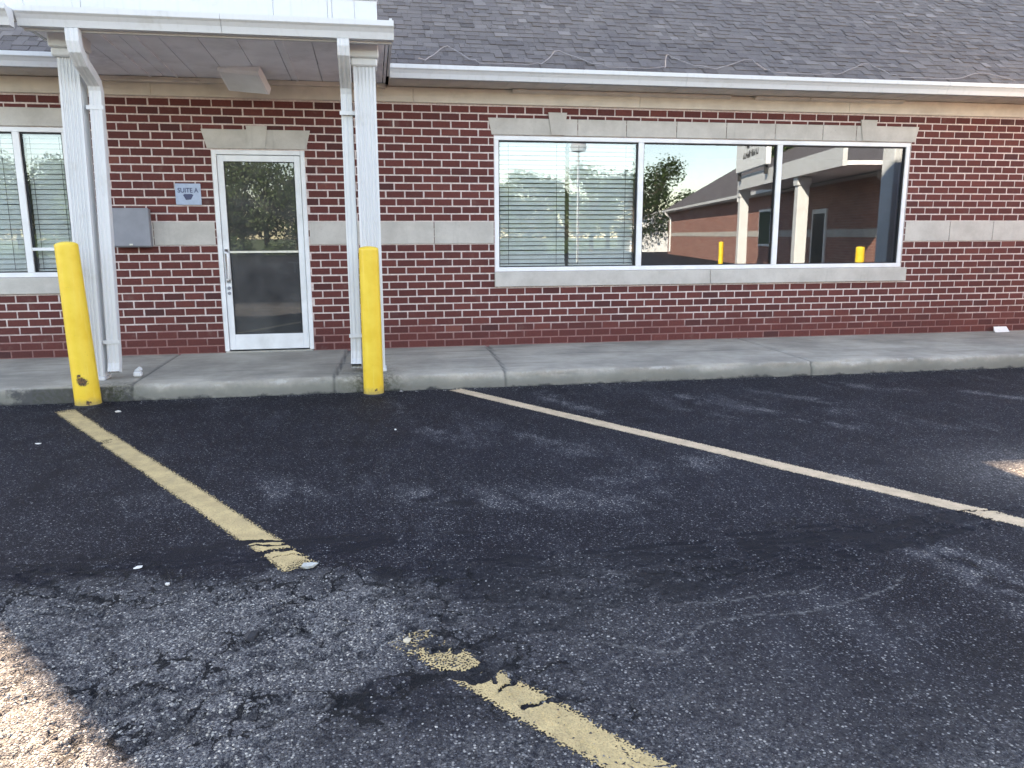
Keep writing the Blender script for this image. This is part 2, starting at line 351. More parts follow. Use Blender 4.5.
fw = Vector((math.sin(ya)*math.cos(pi_), math.cos(ya)*math.cos(pi_), -math.sin(pi_))); rt = Vector((math.cos(ya), -math.sin(ya), 0)); up = rt.cross(fw)
rt2 = rt*math.cos(ro)+up*math.sin(ro); up2 = -rt*math.sin(ro)+up*math.cos(ro)
co.matrix_world = Matrix(((rt2.x, up2.x, -fw.x, 0), (rt2.y, up2.y, -fw.y, -DIST), (rt2.z, up2.z, -fw.z, EYE), (0,0,0,1)))
vs_ = sc.view_settings; vs_.view_transform = 'Standard'; vs_.look = 'None'; vs_.exposure = 3.22; vs_.gamma = 1; vs_.use_curve_mapping = False
vs_.use_white_balance = True; vs_.white_balance_temperature = 10400; vs_.white_balance_tint = 20   # camera set for open shade

# ------------------------------------------------------------------ numpy noise
TAB = rng.random((256, 256))
def vnoise(x, y):
    xi = np.floor(x).astype(int); yi = np.floor(y).astype(int); fx = x-xi; fy = y-yi
    fx = fx*fx*(3-2*fx); fy = fy*fy*(3-2*fy)
    g = lambda a, b: TAB[a & 255, b & 255]
    return (g(xi,yi)*(1-fx)+g(xi+1,yi)*fx)*(1-fy) + (g(xi,yi+1)*(1-fx)+g(xi+1,yi+1)*fx)*fy
def fbm(x, y, s, o=4, seed=0):
    a = 1; t = 0; r = 0
    for k in range(o):
        r = r + a*vnoise(x*s+17.3*k+seed*31.7, y*s-9.1*k+seed*13.9); t += a; a *= .55; s *= 2.03
    return r/t
def sstep(x, a, b):
    t = np.clip((x-a)/(b-a), 0, 1); return t*t*(3-2*t)
def dseg(X, Y, poly):
    d = np.full(X.shape, 1e9)
    for (x0, y0), (x1, y1) in zip(poly[:-1], poly[1:]):
        dx, dy = x1-x0, y1-y0; L = dx*dx+dy*dy
        t = np.clip(((X-x0)*dx+(Y-y0)*dy)/L, 0, 1); d = np.minimum(d, np.hypot(X-x0-t*dx, Y-y0-t*dy))
    return d
WORN = [(-4,-5.55),(-1.46,-5.6),(-1.1,-5.6),(-.71,-5.72),(-.33,-5.64),(.1,-5.85),(.2,-6.1),(.15,-6.3),(-.17,-6.42),(-.3,-6.6),(-.35,-7.0),(-.5,-9),(-4,-9)]
def inpoly(X, Y, P):
    c = np.zeros(X.shape, bool); n = len(P)
    for i in range(n):
        x0, y0 = P[i]; x1, y1 = P[(i+1) % n]
        m = ((y0 > Y) != (y1 > Y)) & (X < (x1-x0)*(Y-y0)/(y1-y0+1e-12)+x0); c ^= m
    return c
DARKS = [([(-1.57,-5.37),(-1.21,-5.38),(-.78,-5.35),(-.23,-5.36),(.44,-5.39)], .030, .6), ([(-1.11,-5.33),(-.58,-5.3),(-.28,-5.27),(.18,-5.29)], .02, .5),
 ([(.07,-5.7),(.56,-5.75),(1.13,-5.75),(1.65,-5.71),(2.26,-5.68),(3.02,-5.54)], .05, .42), ([(.25,-5.96),(.68,-5.96),(1.28,-5.93),(1.79,-5.82),(2.42,-5.64)], .04, .42),
 ([(.32,-6.28),(.89,-6.08),(1.34,-5.99),(1.97,-5.9)], .025, .5), ([(2.37,-5.2),(2.38,-5.69),(2.35,-6.0)], .05, .42),
 ([(-.62,-6.42),(-.43,-6.35),(-.18,-6.29),(.05,-6.3),(.19,-6.26)], .022, .8), ([(-.99,-6.35),(-.8,-6.21)], .014, .9),
 ([(-.75,-6.66),(-.59,-6.58),(-.36,-6.59),(-.08,-6.57),(.19,-6.5),(.42,-6.42)], .020, .9), ([(-1.55,-5.4),(-1.48,-5.39),(-1.29,-5.59),(-1.11,-5.71),(-.94,-5.78)], .022, .9),
 ([(-.52,-6.15),(-.40,-6.06),(-.28,-6.10)], .026, 1), ([(-1.84,-4.7),(-1.84,-4.47),(-1.9,-3.83),(-1.91,-3.5),(-1.81,-3.14)], .035, .5),
 ([(-.28,-4.69),(-.23,-4.15),(-.12,-3.47),(-.05,-2.88)], .035, .4), ([(-.85,-6.5),(-.6,-6.35),(-.45,-6.2)], .012, .9), ([(-.3,-6.05),(-.1,-5.95),(.1,-5.8),(.3,-5.75)], .018, .8),
 ([(.05,-6.17),(.13,-6.12),(.22,-6.12)], .03, 1), ([(-.2,-5.72),(-.08,-5.67),(.05,-5.7),(.12,-5.8)], .02, .9), ([(-1.3,-5.72),(-1.1,-5.8),(-.95,-5.95)], .015, .8),
 ([(.14,-6.33),(.30,-6.27)], .012, 1), ([(.24,-6.52),(.50,-6.42)], .012, 1), ([(.30,-6.62),(.47,-6.5)], .008, 1), ([(.34,-6.37),(.30,-6.55)], .006, .9), ([(.42,-6.72),(.60,-6.60)], .006, .9),
 ([(.30,-4.88),(.40,-4.86)], .07, .7), ([(1.9,-3.3),(1.96,-3.28)], .05, .6), ([(-.75,-3.7),(-.7,-3.72)], .06, .6), ([(2.9,-4.6),(2.96,-4.58)], .05, .6),
 ([(-1.2,-6.0),(-1.0,-5.92),(-.8,-5.97)], .014, .7), ([(-.55,-5.9),(-.4,-5.86),(-.25,-5.93)], .013, .8), ([(-.15,-6.12),(0,-6.06)], .02, .8), ([(-.95,-6.75),(-.7,-6.85),(-.4,-6.8)], .02, .7)]
for _p, _offs in ((2, (-.17,-.11,-.055,.06,.12)), (3, (-.12,-.06,.07,.13)), (0, (-.06,.05,.10)), (1, (.05,)), (4, (-.06,.06))):
    for _o in _offs: DARKS.append(([(x_+_o*1.5, y_+_o*(1+.3*math.sin(x_*2.1+_o*40))) for x_, y_ in DARKS[_p][0]], .011+abs(_o)*.03, .75))
PALES = [([(.59,-6.33),(.8,-6.40),(.97,-6.47),(1.08,-6.34),(1.21,-6.27),(1.36,-6.30),(1.51,-6.3),(1.75,-6.24),(1.95,-6.19),(2.08,-6.11)], .010, .8), ([(1.09,-6.14),(1.34,-6.15),(1.6,-6.13),(1.72,-6.1)], .010, .7),
 ([(.91,-6.0),(.95,-5.9),(.89,-5.81)], .010, .5), ([(.52,-6.63),(.67,-6.54),(.86,-6.42),(1.06,-6.34)], .009, .6)]
SCUFFS = [([(2.6,-2.5),(2.72,-2.95)], .07, .7), ([(2.95,-3.05),(3.15,-3.4),(3.4,-3.75)], .09, .8), ([(2.5,-3.05),(2.62,-3.4)], .08, .7), ([(4.3,-2.25),(4.6,-2.75)], .08, .6), ([(5.2,-2.85),(5.4,-3.3)], .06, .8),
 ([(1.45,-2.1),(1.55,-2.6),(1.7,-2.95)], .07, .5), ([(2.38,-5.9),(2.46,-6.15),(2.43,-6.5)], .10, .7), ([(.4,-3.2),(.62,-3.7)], .10, .4), ([(1.1,-3.6),(1.3,-4.0)], .12, .45), ([(3.6,-3.3),(4.0,-3.9)], .10, .45),
 ([(1.2,-4.7),(1.55,-4.45),(2.0,-4.4)], .12, .5), ([(.2,-4.7),(.8,-4.9),(1.4,-4.95)], .12, .45), ([(-1.2,-4.55),(-.6,-4.45),(0,-4.5)], .14, .3), ([(.05,-2.2),(.15,-2.6),(.28,-3.0)], .05, .5), ([(3.3,-2.4),(3.7,-2.95)], .06, .45)]
def ground_fields(X, Y):
    wx = X + (fbm(X, Y, 5, 4, 1)-.5)*.16 + (fbm(X, Y, 23, 3, 2)-.5)*.05; wy = Y + (fbm(X, Y, 5, 4, 3)-.5)*.16 + (fbm(X, Y, 23, 3, 4)-.5)*.05
    W = np.zeros(X.shape)
    for i in range(8):
        a = i*math.pi/4; W += inpoly(wx+.15*math.cos(a), wy+.10*math.sin(a), WORN)
    W = W/8*(.80+.5*(fbm(X, Y, 3.2, 4, 5)-.5)*2)
    W = W + .30*sstep(-Y, 6.0, 7.2)*sstep(fbm(X, Y, 1.7, 4, 6), .38, .7) + .24*sstep(-Y, 5.4, 6.2)*np.exp(-((X-.75)/.55)**2)
    W = W + .26*np.exp(-((X-.0)/.55)**2-((Y+6.75)/.4)**2)*sstep(fbm(X, Y, 2.6, 4, 77), .35, .6) + .18*sstep(-Y, 6.3, 7.5) + .85*np.exp(-((X-4.0)/.6)**2-((Y+5.0)/.42)**2) + .25*np.exp(-((X+1.6)/.8)**2-((Y+6.8)/.6)**2)  # last two terms lighten the asphalt colour where the sun patches fall
    D = np.zeros(X.shape)  # streaks, stains and cracks, with the shade inside cracks painted in
    for poly, r, s in DARKS:
        b = (X > min(p[0] for p in poly)-.4) & (X < max(p[0] for p in poly)+.4) & (Y > min(p[1] for p in poly)-.4) & (Y < max(p[1] for p in poly)+.4)
        if not b.any(): continue
        d = dseg(wx[b], wy[b], poly); k = r*(1.9*sstep(fbm(X[b], Y[b], 8, 4, 7), .32, .72)); D[b] = np.maximum(D[b], s*(1-sstep(d, k*.3, k*1.2+.002)))
    cr = np.abs(fbm(X, Y, 7.5, 3, 8)-.5); Z = sstep(-Y, 5.45, 5.75)*(1-sstep(-Y, 6.6, 6.9))*(1-sstep(X, .3, .9))
    D = np.maximum(D, .85*Z*(1-sstep(cr, .012, .042))*sstep(fbm(X, Y, 2.5, 3, 9), .42, .55))
    blobs = sstep(fbm(X, Y, 13, 4, 10), .64, .72)*Z
    D = np.maximum(D, blobs*.45)
    cr2 = np.abs(fbm(X, Y, 16, 3, 18)-.5); D = np.maximum(D, .9*np.clip(W*1.3, 0, 1)*(1-sstep(cr2, .016, .060))*sstep(fbm(X, Y, 4, 3, 19), .46, .58))
    L = np.zeros(X.shape)
    for poly, r, s in PALES:
        d = dseg(wx*.5+X*.5, wy*.5+Y*.5, poly); k = r*(.3+1.6*fbm(X, Y, 6, 3, 11)); L = np.maximum(L, s*.8*(1-sstep(d, k*.2, k*1.2)))
    S = np.zeros(X.shape)
    ca, sa = math.cos(R(31)), math.sin(R(31))
    stx = fbm((X*ca+Y*sa)*3.2, (-X*sa+Y*ca)*.9, 2.4, 4, 12)
    for poly, r, s in SCUFFS:
        d = dseg(wx, wy, poly); S = np.maximum(S, min(1, s*1.05)*(1-sstep(d, r*.1, r*2.3)))
    S = S*(.15+.85*sstep(stx, .40, .60))*sstep(fbm(X, Y, 9, 4, 30), .30, .55)
    near = sstep(-Y, 2.2, 3.2)
    H = (fbm(X, Y, 1.1, 3, 13)-.5)*.018*near + W*((fbm(X, Y, 7, 4, 14)-.5)*.016 + (fbm(X, Y, 26, 3, 15)-.5)*.008 + (fbm(X, Y, 52, 2, 20)-.5)*.004 - .010) - D*.010*sstep(-Y, 5.2, 5.5) + blobs*.012
    rid = np.zeros(X.shape)
    for poly, r, s in DARKS[:4]:
        d = dseg(wx, wy-.05, poly); rid = np.maximum(rid, 1-sstep(d, 0, .09))
    H = H + rid*.006*(1-W)
    return np.clip(W, 0, 1), np.clip(D, 0, 1), np.clip(L, 0, 1), np.clip(S, 0, 1), H

def zone(X, Y):
    wx = X + (fbm(X, Y, 4, 4, 61)-.5)*.3; wy = Y + (fbm(X, Y, 4, 4, 62)-.5)*.3; z = np.zeros(X.shape)
    for poly, r, s_ in (([(-1.6,-5.42),(-1.2,-5.62),(-.6,-5.68),(-.1,-5.68),(.3,-5.78)], .16, 1), ([(.1,-5.75),(.2,-6.2),(.35,-6.55)], .16, 1), ([(-.5,-6.1),(-.2,-6.1)], .14, .8), ([(-.8,-6.65),(-.4,-6.6),(.1,-6.55),(.5,-6.45)], .13, .9),
                        ([(.3,-5.9),(.9,-5.95),(1.6,-5.85)], .12, .45), ([(-.95,-6.3),(-.6,-6.25)], .10, .9), ([(.3,-6.5),(.65,-6.75)], .12, .8), ([(1.9,-5.4),(2.5,-5.6),(2.4,-6.0)], .15, .5)):
        z = np.maximum(z, s_*(1-sstep(dseg(wx, wy, poly), r*.3, r*1.5)))
    return z
# ------------------------------------------------------------------ the ground
gx = np.concatenate([[-400,-150,-60,-30,-16,-10,-7,-5,-4], np.arange(-3.4, 4.3, .012), np.arange(4.32, 8.5, .04), [9,10,12,15,20,30,60,150,400]])
gy = np.concatenate([[-400,-150,-60,-30,-18,-12,-9.5,-8.5,-7.9], np.arange(-7.4, -5.0, .012), np.arange(-5.0, -1.4, .03), [-1.2,0,2,6,15,40,150,400]])
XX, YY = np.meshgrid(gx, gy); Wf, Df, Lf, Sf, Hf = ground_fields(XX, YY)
inside = (XX > -6) & (XX < 9) & (YY > -8.4) & (YY < -1.3); edge = np.where(inside, 1.0, 0.0)
Hf = Hf*edge
ny, nx = XX.shape
V = np.stack([XX, YY, Hf], -1).reshape(-1, 3)
ii = np.arange(ny*nx).reshape(ny, nx); Q = np.stack([ii[:-1,:-1], ii[:-1,1:], ii[1:,1:], ii[1:,:-1]], -1).reshape(-1, 4)
me = bpy.data.meshes.new('parking_lot'); me.vertices.add(len(V)); me.vertices.foreach_set('co', V.ravel()); me.loops.add(Q.size); me.loops.foreach_set('vertex_index', Q.ravel().astype(np.int32))
me.polygons.add(len(Q)); me.polygons.foreach_set('loop_start', np.arange(0, Q.size, 4, dtype=np.int32)); me.polygons.foreach_set('loop_total', np.full(len(Q), 4, np.int32)); me.update(calc_edges=True)
me.polygons.foreach_set('use_smooth', [True]*len(Q))
for nm, A in (('worn', Wf), ('dark', Df), ('pale', Lf), ('scuff', Sf), ('zone', zone(XX, YY))):  # worn holds real wear plus the painted lightening of the sun patches
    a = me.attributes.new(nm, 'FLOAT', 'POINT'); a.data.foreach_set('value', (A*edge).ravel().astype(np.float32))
me.materials.append(ASPH); o = bpy.data.objects.new('parking_lot', me); col.objects.link(o); tag(o, kind='structure')
def gh(x, y):
    return float(ground_fields(np.array([[float(x)]]), np.array([[float(y)]]))[4][0,0])
g = MB(); g.face([(-300,-300,.02),(300,-300,.02),(300,-62,.02),(-300,-62,.02)]); tag(g.build('lawn', GRASS), kind='structure')

# loose gravel of the broken patch: small stones, one mesh (uncountable)
def rock_pts(r, flat=.6):
    return [(r*random.uniform(.7,1.2), 0, 0), (0, r*random.uniform(.7,1.2), 0), (-r*random.uniform(.7,1.2), 0, 0), (0, -r*random.uniform(.7,1.2), 0), (r*random.uniform(-.3,.3), r*random.uniform(-.3,.3), r*flat*random.uniform(.8,1.3))]
NG = 9000; px_ = rng.uniform(-1.8, .9, NG); py_ = rng.uniform(-7.2, -5.45, NG); gw, gd, _, _, gH = ground_fields(px_[None], py_[None])
g = MB()
for x, y, wv, dv, hv in zip(px_, py_, gw[0], gd[0], gH[0]):
    if random.random() > wv*.9: continue
    r = min(.0075, .0032*math.exp(abs(random.gauss(0, .45)))); a = random.random()*6.28; ca, sa = math.cos(a), math.sin(a); b = rock_pts(r)
    g.mesh([(x+p[0]*ca-p[1]*sa, y+p[0]*sa+p[1]*ca, hv+p[2]-.0005) for p in b], [(0,1,4),(1,2,4),(2,3,4),(3,0,4)], 0, random.random())
for _ in range(900):
    x = random.uniform(-3.2, 7); y = -1.80-abs(random.gauss(0, .05)); r = .003*math.exp(abs(random.gauss(0, .5))); b = rock_pts(r)
    g.mesh([(x+p[0], y+p[1], p[2]) for p in b], [(0,1,4),(1,2,4),(2,3,4),(3,0,4)], 0, random.random()*.8)
n = N('gravel'); GRAV = n.done(n.cramp(n.attr('tone'), [(0,(.05,.05,.055)),(.6,(.17,.17,.172)),(.9,(.26,.25,.24)),(1,(.45,.43,.40))]), .9)
tag(g.build('loose_gravel', GRAV), kind='stuff')

# ------------------------------------------------------------------ parking lines (real thin paint films that follow the ground)
def paint(name, pieces, mat, label, seed, erode, group=None):
    g = MB(); cell = .006; cov = []
    for (x0, y0), (x1, y1), wd, ends in pieces:
        L = math.hypot(x1-x0, y1-y0); dx, dy = (x1-x0)/L, (y1-y0)/L; nxv, nyv = -dy, dx
        nu = int(L/cell); nv = int(wd/cell)+8
        U = (np.arange(nu+1))*L/nu; Vv = (np.arange(nv+1)-nv/2)*cell
        UU, VV = np.meshgrid(U, Vv, indexing='ij'); PX = x0+dx*UU+nxv*VV; PY = y0+dy*UU+nyv*VV
        w_, d_, l_, s_, h_ = ground_fields(PX, PY)
        c = np.clip((wd/2-np.abs(VV))/.022, -1.2, 1)
        c = np.minimum(c, np.clip((UU-ends[0]*.3)/(.02+ends[0]), -1.2, 1) if ends[0] else 1); c = np.minimum(c, np.clip((L-UU-ends[1]*.3)/(.02+ends[1]), -1.2, 1) if ends[1] else 1)
        c = c - erode*2.2*sstep(fbm(PX, PY, 5, 4, seed+6), .42, .72) - 2.2*sstep(d_, .30, .75) - .7*w_*sstep(fbm(PX, PY, 14, 3, seed+9), .35, .6)
        keep = c > -1.0; idx = {}
        def vid(i, j):
            k = (i, j)
            if k not in idx: idx[k] = len(g.v); g.v.append((PX[i,j], PY[i,j], h_[i,j]+.002)); cov.append(float(c[i,j]))
            return idx[k]
        for i in range(nu):
            for j in range(nv):
                if keep[i,j]: g.f.append((vid(i,j), vid(i+1,j), vid(i+1,j+1), vid(i,j+1))); g.m.append(0); g.t.append(.5)
    o = g.build(name, mat); a = o.data.attributes.new('cover', 'FLOAT', 'POINT'); a.data.foreach_set('value', cov); tag(o, label, 'parking line', group); return o
paint('parking_line', [((-2.47,-2.07),(-.335,-5.56),.135,(.12,.06)), ((.05,-6.17),(.99,-7.50),.14,(.42,.0))], LINE1,
      'worn yellow parking line, broken by potholed asphalt, starting at the left bollard', 21, .14)
paint('parking_line', [((.70,-1.80),(3.90,-7.09),.13,(.05,0))], LINE2, 'long unbroken pale yellow parking line below the big window', 40, .07)
bpy.data.objects['parking_line'].data.materials[0] = LINE1

# ------------------------------------------------------------------ walkway slab with its kerb face
xs = np.unique(np.concatenate([np.arange(-12, -4, .2), np.arange(-4, 9, .02), np.arange(9, 14.01, .25)]))
JOINTS = [(-2.04, 0), (-.27, -.05), (1.27, -.05), (4.32, -.05)]
prof = [(.0,.14),(-.5,.14),(-1.1,.14),(-1.5,.139),(-1.69,.139),(-1.735,.1375),(-1.752,.132),(-1.761,.118),(-1.768,.075),(-1.774,.03),(-1.785,-.05)]
g = MB(); sealed = []; moss = []
X2, J2 = np.meshgrid(xs, np.arange(len(prof)), indexing='ij')
PYb = np.array([p[0] for p in prof])[J2]; PZb = np.array([p[1] for p in prof])[J2]
e1 = fbm(X2, PYb*3, 3, 4, 50)-.5; e2 = fbm(X2, J2*.9, 14, 4, 51)-.5; chip = sstep(fbm(X2, J2*.25, 2.2, 4, 52), .50, .68)
k = sstep(-PYb, 1.6, 1.75)
PYb = PYb + k*(e1*.016 + e2*.013) + chip*.018*((J2 >= 5) & (J2 <= 7)); PZb = PZb - chip*.016*((J2 >= 5) & (J2 <= 7)) + (fbm(X2, PYb, 1.3, 3, 53)-.5)*.006*(J2 > 0) + k*e2*.005*(J2 < 9)
JM = np.zeros(X2.shape, bool)
for jx, jd in JOINTS:
    near = np.abs(X2 - (jx + jd*(-PYb))) < .0105; JM |= near; PZb = np.where(near & (PYb > -1.75), PZb-.014, PZb); PYb = np.where(near & (PYb <= -1.70), PYb+.012, PYb)
for a, b, c, j in zip(X2.ravel(), PYb.ravel(), PZb.ravel(), J2.ravel()):
    g.v.append((a, b, c))
    sealed.append(1.0 if (-3.0 < a < -2.03 and j >= 7) else (.25 if j >= 9 else 0.0))
    moss.append(math.exp(-((a+.02)/.20)**2)*(1 if b < -1.45 else .3) + .55*math.exp(-((a+2.15)/.15)**2)*(1 if b < -1.5 else .2) + .35*(1 if abs(a+2.45) < .35 and j >= 7 else 0))
m_ = len(prof)
for i in range(len(xs)-1):
    for j in range(m_-1):
        a = i*m_+j; g.f.append((a, a+1, a+m_+1, a+m_)); g.m.append(0); g.t.append(.5)
o = g.build('walkway', CONC, smooth=True)
for nm, A in (('sealed', sealed), ('moss', moss), ('joint', JM.ravel().astype(float))):
    a = o.data.attributes.new(nm, 'FLOAT', 'POINT'); a.data.foreach_set('value', A)
tag(o, kind='structure')

# ------------------------------------------------------------------ the building
BX0, BX1, BD = -12.0, 12.5, 14.0
ZB, CH = .14, .0813
bld = empty('brick_building', (0, 0, ZB)); tag(bld, 'single storey red brick building with white gutter and grey shingle roof', 'building')
def B(): return At((0, 0, ZB))
OPEN = [(1.365, 6.42, .967, 2.44), (-1.575, -.645, .0, 2.245), (-5.1, -2.93, .967, 2.44)]
g = B(); ztop = ZB+32*CH
# mortar wall body round the openings
xs_ = sorted({BX0, BX1} | {o_[0] for o_ in OPEN} | {o_[1] for o_ in OPEN})
for a, b in zip(xs_[:-1], xs_[1:]):
    c = (a+b)/2; op = [o_ for o_ in OPEN if o_[0] < c < o_[1]]
    zz = [(-.05, 2.93)]
    if op: zz = [(z0, z1) for z0, z1 in ((-.05, op[0][2]), (op[0][3], 2.93)) if z1-z0 > .06]
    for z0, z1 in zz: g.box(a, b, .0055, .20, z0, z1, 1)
# every brick
for r in range(32):
    z0 = ZB+r*CH+.0074; z1 = ZB+(r+1)*CH-.0074
    off = (.1015 if r % 2 else 0) + random.uniform(-.008, .008)
    k = 0; x = BX0+off-.2
    while x < BX1:
        L = .203; a, b = x+.0074+random.uniform(-.0018, .0018), x+L-.0074+random.uniform(-.0018, .0018); x += L
        segs = [(max(a, BX0), min(b, BX1))]
        for (ox0, ox1, oz0, oz1) in OPEN:
            if z1 > oz0+.01 and z0 < oz1-.01:
                ns = []
                for s0, s1 in segs:
                    if s1 <= ox0 or s0 >= ox1: ns.append((s0, s1)); continue
                    if s0 < ox0: ns.append((s0, ox0-.004))
                    if s1 > ox1: ns.append((ox1+.004, s1))
                segs = ns
        for s0, s1 in segs:
            if s1-s0 < .02: continue
            tone = min(1, max(0, random.gauss(.5, .16) + (.0 if random.random() > .03 else random.choice([-.35, .3]))))
            d = random.uniform(-.0025, .0015); zj = random.uniform(-.0012, .0012); c = .0035
            y0 = d; vs = [(s0,.02,z0+zj),(s1,.02,z0+zj),(s1,.02,z1+zj),(s0,.02,z1+zj),(s0,y0+c,z0+zj),(s1,y0+c,z0+zj),(s1,y0+c,z1+zj),(s0,y0+c,z1+zj),(s0+c,y0,z0+c+zj),(s1-c,y0,z0+c+zj),(s1-c,y0,z1-c+zj),(s0+c,y0,z1-c+zj)]
            g.mesh(vs, [(0,1,5,4),(1,2,6,5),(2,3,7,6),(3,0,4,7),(4,5,9,8),(5,6,10,9),(6,7,11,10),(7,4,8,11),(8,9,10,11)], 0, tone)
wall = g.build('wall', [BRICK, MORTAR], bld)
# side and rear walls
g = B(); g.box(BX0, BX0+.2, .205, BD, -.05, 2.93); g.box(BX1-.2, BX1, .205, BD, -.05, 2.93); g.box(BX0, BX1, BD+.003, BD+.2, -.05, 2.93)
g.build('rear_wall', WINGB, bld)
# inner room
g = B(); g.box(BX0+.3, BX1-.3, .22, BD-.2, .08, .13, 1); g.box(BX0+.3, BX1-.3, .22, BD-.2, 2.75, 2.8, 0); g.box(BX0+.3, BX1-.3, 5.2, 5.3, .14, 2.74, 0); g.box(-.3, -.2, .22, 5.1, .14, 2.74, 0); g.box(-2.3, -2.2, .22, 5.1, .14, 2.74, 0)
g.build('interior', [WALLIN, FLOORIN], bld)

def stone_run(g, xa, xb, z0, z1, yf, cuts, skew=0.0):
    e = [xa]+cuts+[xb]
    for i, (a, b) in enumerate(zip(e[:-1], e[1:])):
        g2 = .0025
        a2 = a + (g2 if i else 0); b2 = b - (g2 if i < len(e)-2 else 0); j = random.uniform(-.0012, .0012)
        sl = skew if i == 0 else 0; sr = skew if i == len(e)-2 else 0; c = .004
        f0 = [(a2+sl+c, z0+c), (b2-sr-c, z0+c), (b2-c, z1-c), (a2+c, z1-c)]; f1 = [(a2+sl, z0), (b2-sr, z0), (b2, z1), (a2, z1)]
        vs = [(x_, yf+j, z_) for x_, z_ in f0]+[(x_, yf+j+c, z_) for x_, z_ in f1]+[(x_, .06, z_) for x_, z_ in f1]
        fs = [(0,1,2,3)]+[(4+k, 4+(k+1)%4, (k+1)%4, k) for k in range(4)]+[(8+k, 8+(k+1)%4, 4+(k+1)%4, 4+k) for k in range(4)]
        g.mesh(vs, fs)
def cutlist(a, b, step): 
    n_ = max(1, round((b-a)/step)); return [a+(b-a)*i/n_ for i in range(1, n_)]
BZ0, BZ1 = ZB+14*CH+.002, ZB+17*CH-.002
for a, b in ((-2.80, -1.59), (-.63, 1.355), (6.435, BX1), (BX0, -5.12)):
    g = B(); stone_run(g, a, b, BZ0, BZ1, -.007, cutlist(a, b, .62)); g.build('stone_band', STONE, bld)

# ---- windows
def window(x0, x1, z0, z1, mull, blinds_glass, keys, lint, sill, cuts):
    g = B(); fwid = .05; yf, yb = .012, .10
    g.box(x0, x1, yf, yb, z1-fwid, z1-.002, 0, .5, .004); g.box(x0, x1, yf, yb, z0+.002, z0+fwid, 0, .5, .004)
    for xx in (x0+.002, x1-fwid-.002): g.box(xx, xx+fwid, yf, yb, z0+fwid, z1-fwid, 0, .5, .004)
    for mx in mull: g.box(mx-.032, mx+.032, yf-.004, yb-.004, z0+fwid, z1-fwid, 0, .5, .004)
    # dark gaskets just inside the frame
    ed = [x0+.002]+list(mull)+[x1-.002]
    for i in range(len(ed)-1):
        a = ed[i]+(fwid if i == 0 else .032); b = ed[i+1]-(fwid if i == len(ed)-2 else .032)
        for (p, q, r_, s_) in ((a, b, z0+fwid, z0+fwid+.010), (a, b, z1-fwid-.014, z1-fwid), (a, a+.010, z0+fwid+.01, z1-fwid-.014), (b-.010, b, z0+fwid+.01, z1-fwid-.014)): g.box(p, q, .030, .09, r_, s_, 1)
    fr = g.build('window', [FRAME, DARK], bld)
    for i in range(len(ed)-1):
        a = ed[i]+(fwid if i == 0 else .032)+.009; b = ed[i+1]-(fwid if i == len(ed)-2 else .032)-.009
        g = B(); g.box(a, b, .05, .056, z0+fwid+.009, z1-fwid-.013); g.build('pane', GLASSB if blinds_glass[i] else GLASS, fr)
    g = B(); stone_run(g, lint[0], lint[1], z1+.004, ZB+30.5*CH, -.007, cuts, .04); g.build('lintel', STONE, fr)
    for kx in keys:
        g = B(); zt = ZB+31.3*CH; zb_ = z1+.01
        g.mesh([(kx-.07,-.02,zb_),(kx+.07,-.02,zb_),(kx+.105,-.02,zt),(kx-.105,-.02,zt),(kx-.07,.05,zb_),(kx+.07,.05,zb_),(kx+.105,.05,zt),(kx-.105,.05,zt)], [(0,1,2,3),(0,4,5,1),(1,5,6,2),(2,6,7,3),(3,7,4,0)]); g.build('keystone', STONE, fr)
    g = B(); stone_run(g, sill[0], sill[1], .802, z0-.001, -.03, cutlist(sill[0], sill[1], 2.6)); g.build('sill', STONE, fr)
    return fr
window(1.365, 6.42, .967, 2.44, (3.045, 4.735), (1, 0, 0), (2.07, 5.83), (1.30, 6.50), (1.36, 6.48), [2.30, 2.86, 3.45, 4.05, 4.65, 5.25, 5.68])
window(-5.1, -2.93, .967, 2.44, (-4.45, -3.40,), (1, 1, 1), (-4.4,), (-5.17, -2.86), (-5.12, -2.91), [-4.2, -3.55])
# horizontal muntin of the left window
g = B(); g.box(-3.37, -2.985, .02, .045, 1.235, 1.265); g.build('muntin', FRAME, bld)

def blind(x0, x1, z0, z1, label, tilt=54, y=.125):
    e = empty('window_blind', ((x0+x1)/2, y, z1)); tag(e, label, 'blind', 'white slatted window blinds')
    A = lambda: At(((x0+x1)/2, y, z1))
    g = A(); g.box(x0, x1, y-.02, y+.03, z1-.045, z1, 0, .5, .004); g.build('headrail', BLIND, e)
    g = A(); z = z1-.07; k = 0
    while z > z0+.04:
        sag = random.uniform(-.002, .002); t = R(tilt+random.uniform(-3, 3)); hw = .0245
        dy, dz = hw*math.cos(t), hw*math.sin(t); n_ = 4
        vs = []
        for xx in (x0+.004, x1-.004):
            for q in range(n_+1):
                s_ = q/n_*2-1; vs.append((xx, y+s_*dy, z+sag - s_*dz*-1 + .003*(1-s_*s_)))
        g.mesh(vs, [(q, q+1, n_+2+q, n_+1+q) for q in range(n_)]); z -= .0495; k += 1
    g.box(x0, x1, y-.018, y+.018, z0+.004, z0+.026, 0, .5, .003)
    g.build('slats', BLIND, e)
    for fx in (.14, .86): 
        g = A(); cx_ = x0+(x1-x0)*fx; g.box(cx_-.002, cx_+.002, y-.030, y-.028, z0+.02, z1-.03)
        g.build('cord', CORD, e)
blind(1.43, 2.195, 1.02, 2.385, 'white slatted blind filling the left edge of the big window')
blind(2.235, 3.0, 1.02, 2.385, 'white slatted blind beside the first white mullion of the big window')
blind(-3.36, -2.985, 1.02, 2.385, 'narrow white slatted blind in the small pane behind the left canopy column', 66)
blind(-4.41, -3.44, 1.02, 2.385, 'white slatted blind behind the leftmost window pane at the photo edge', 66)

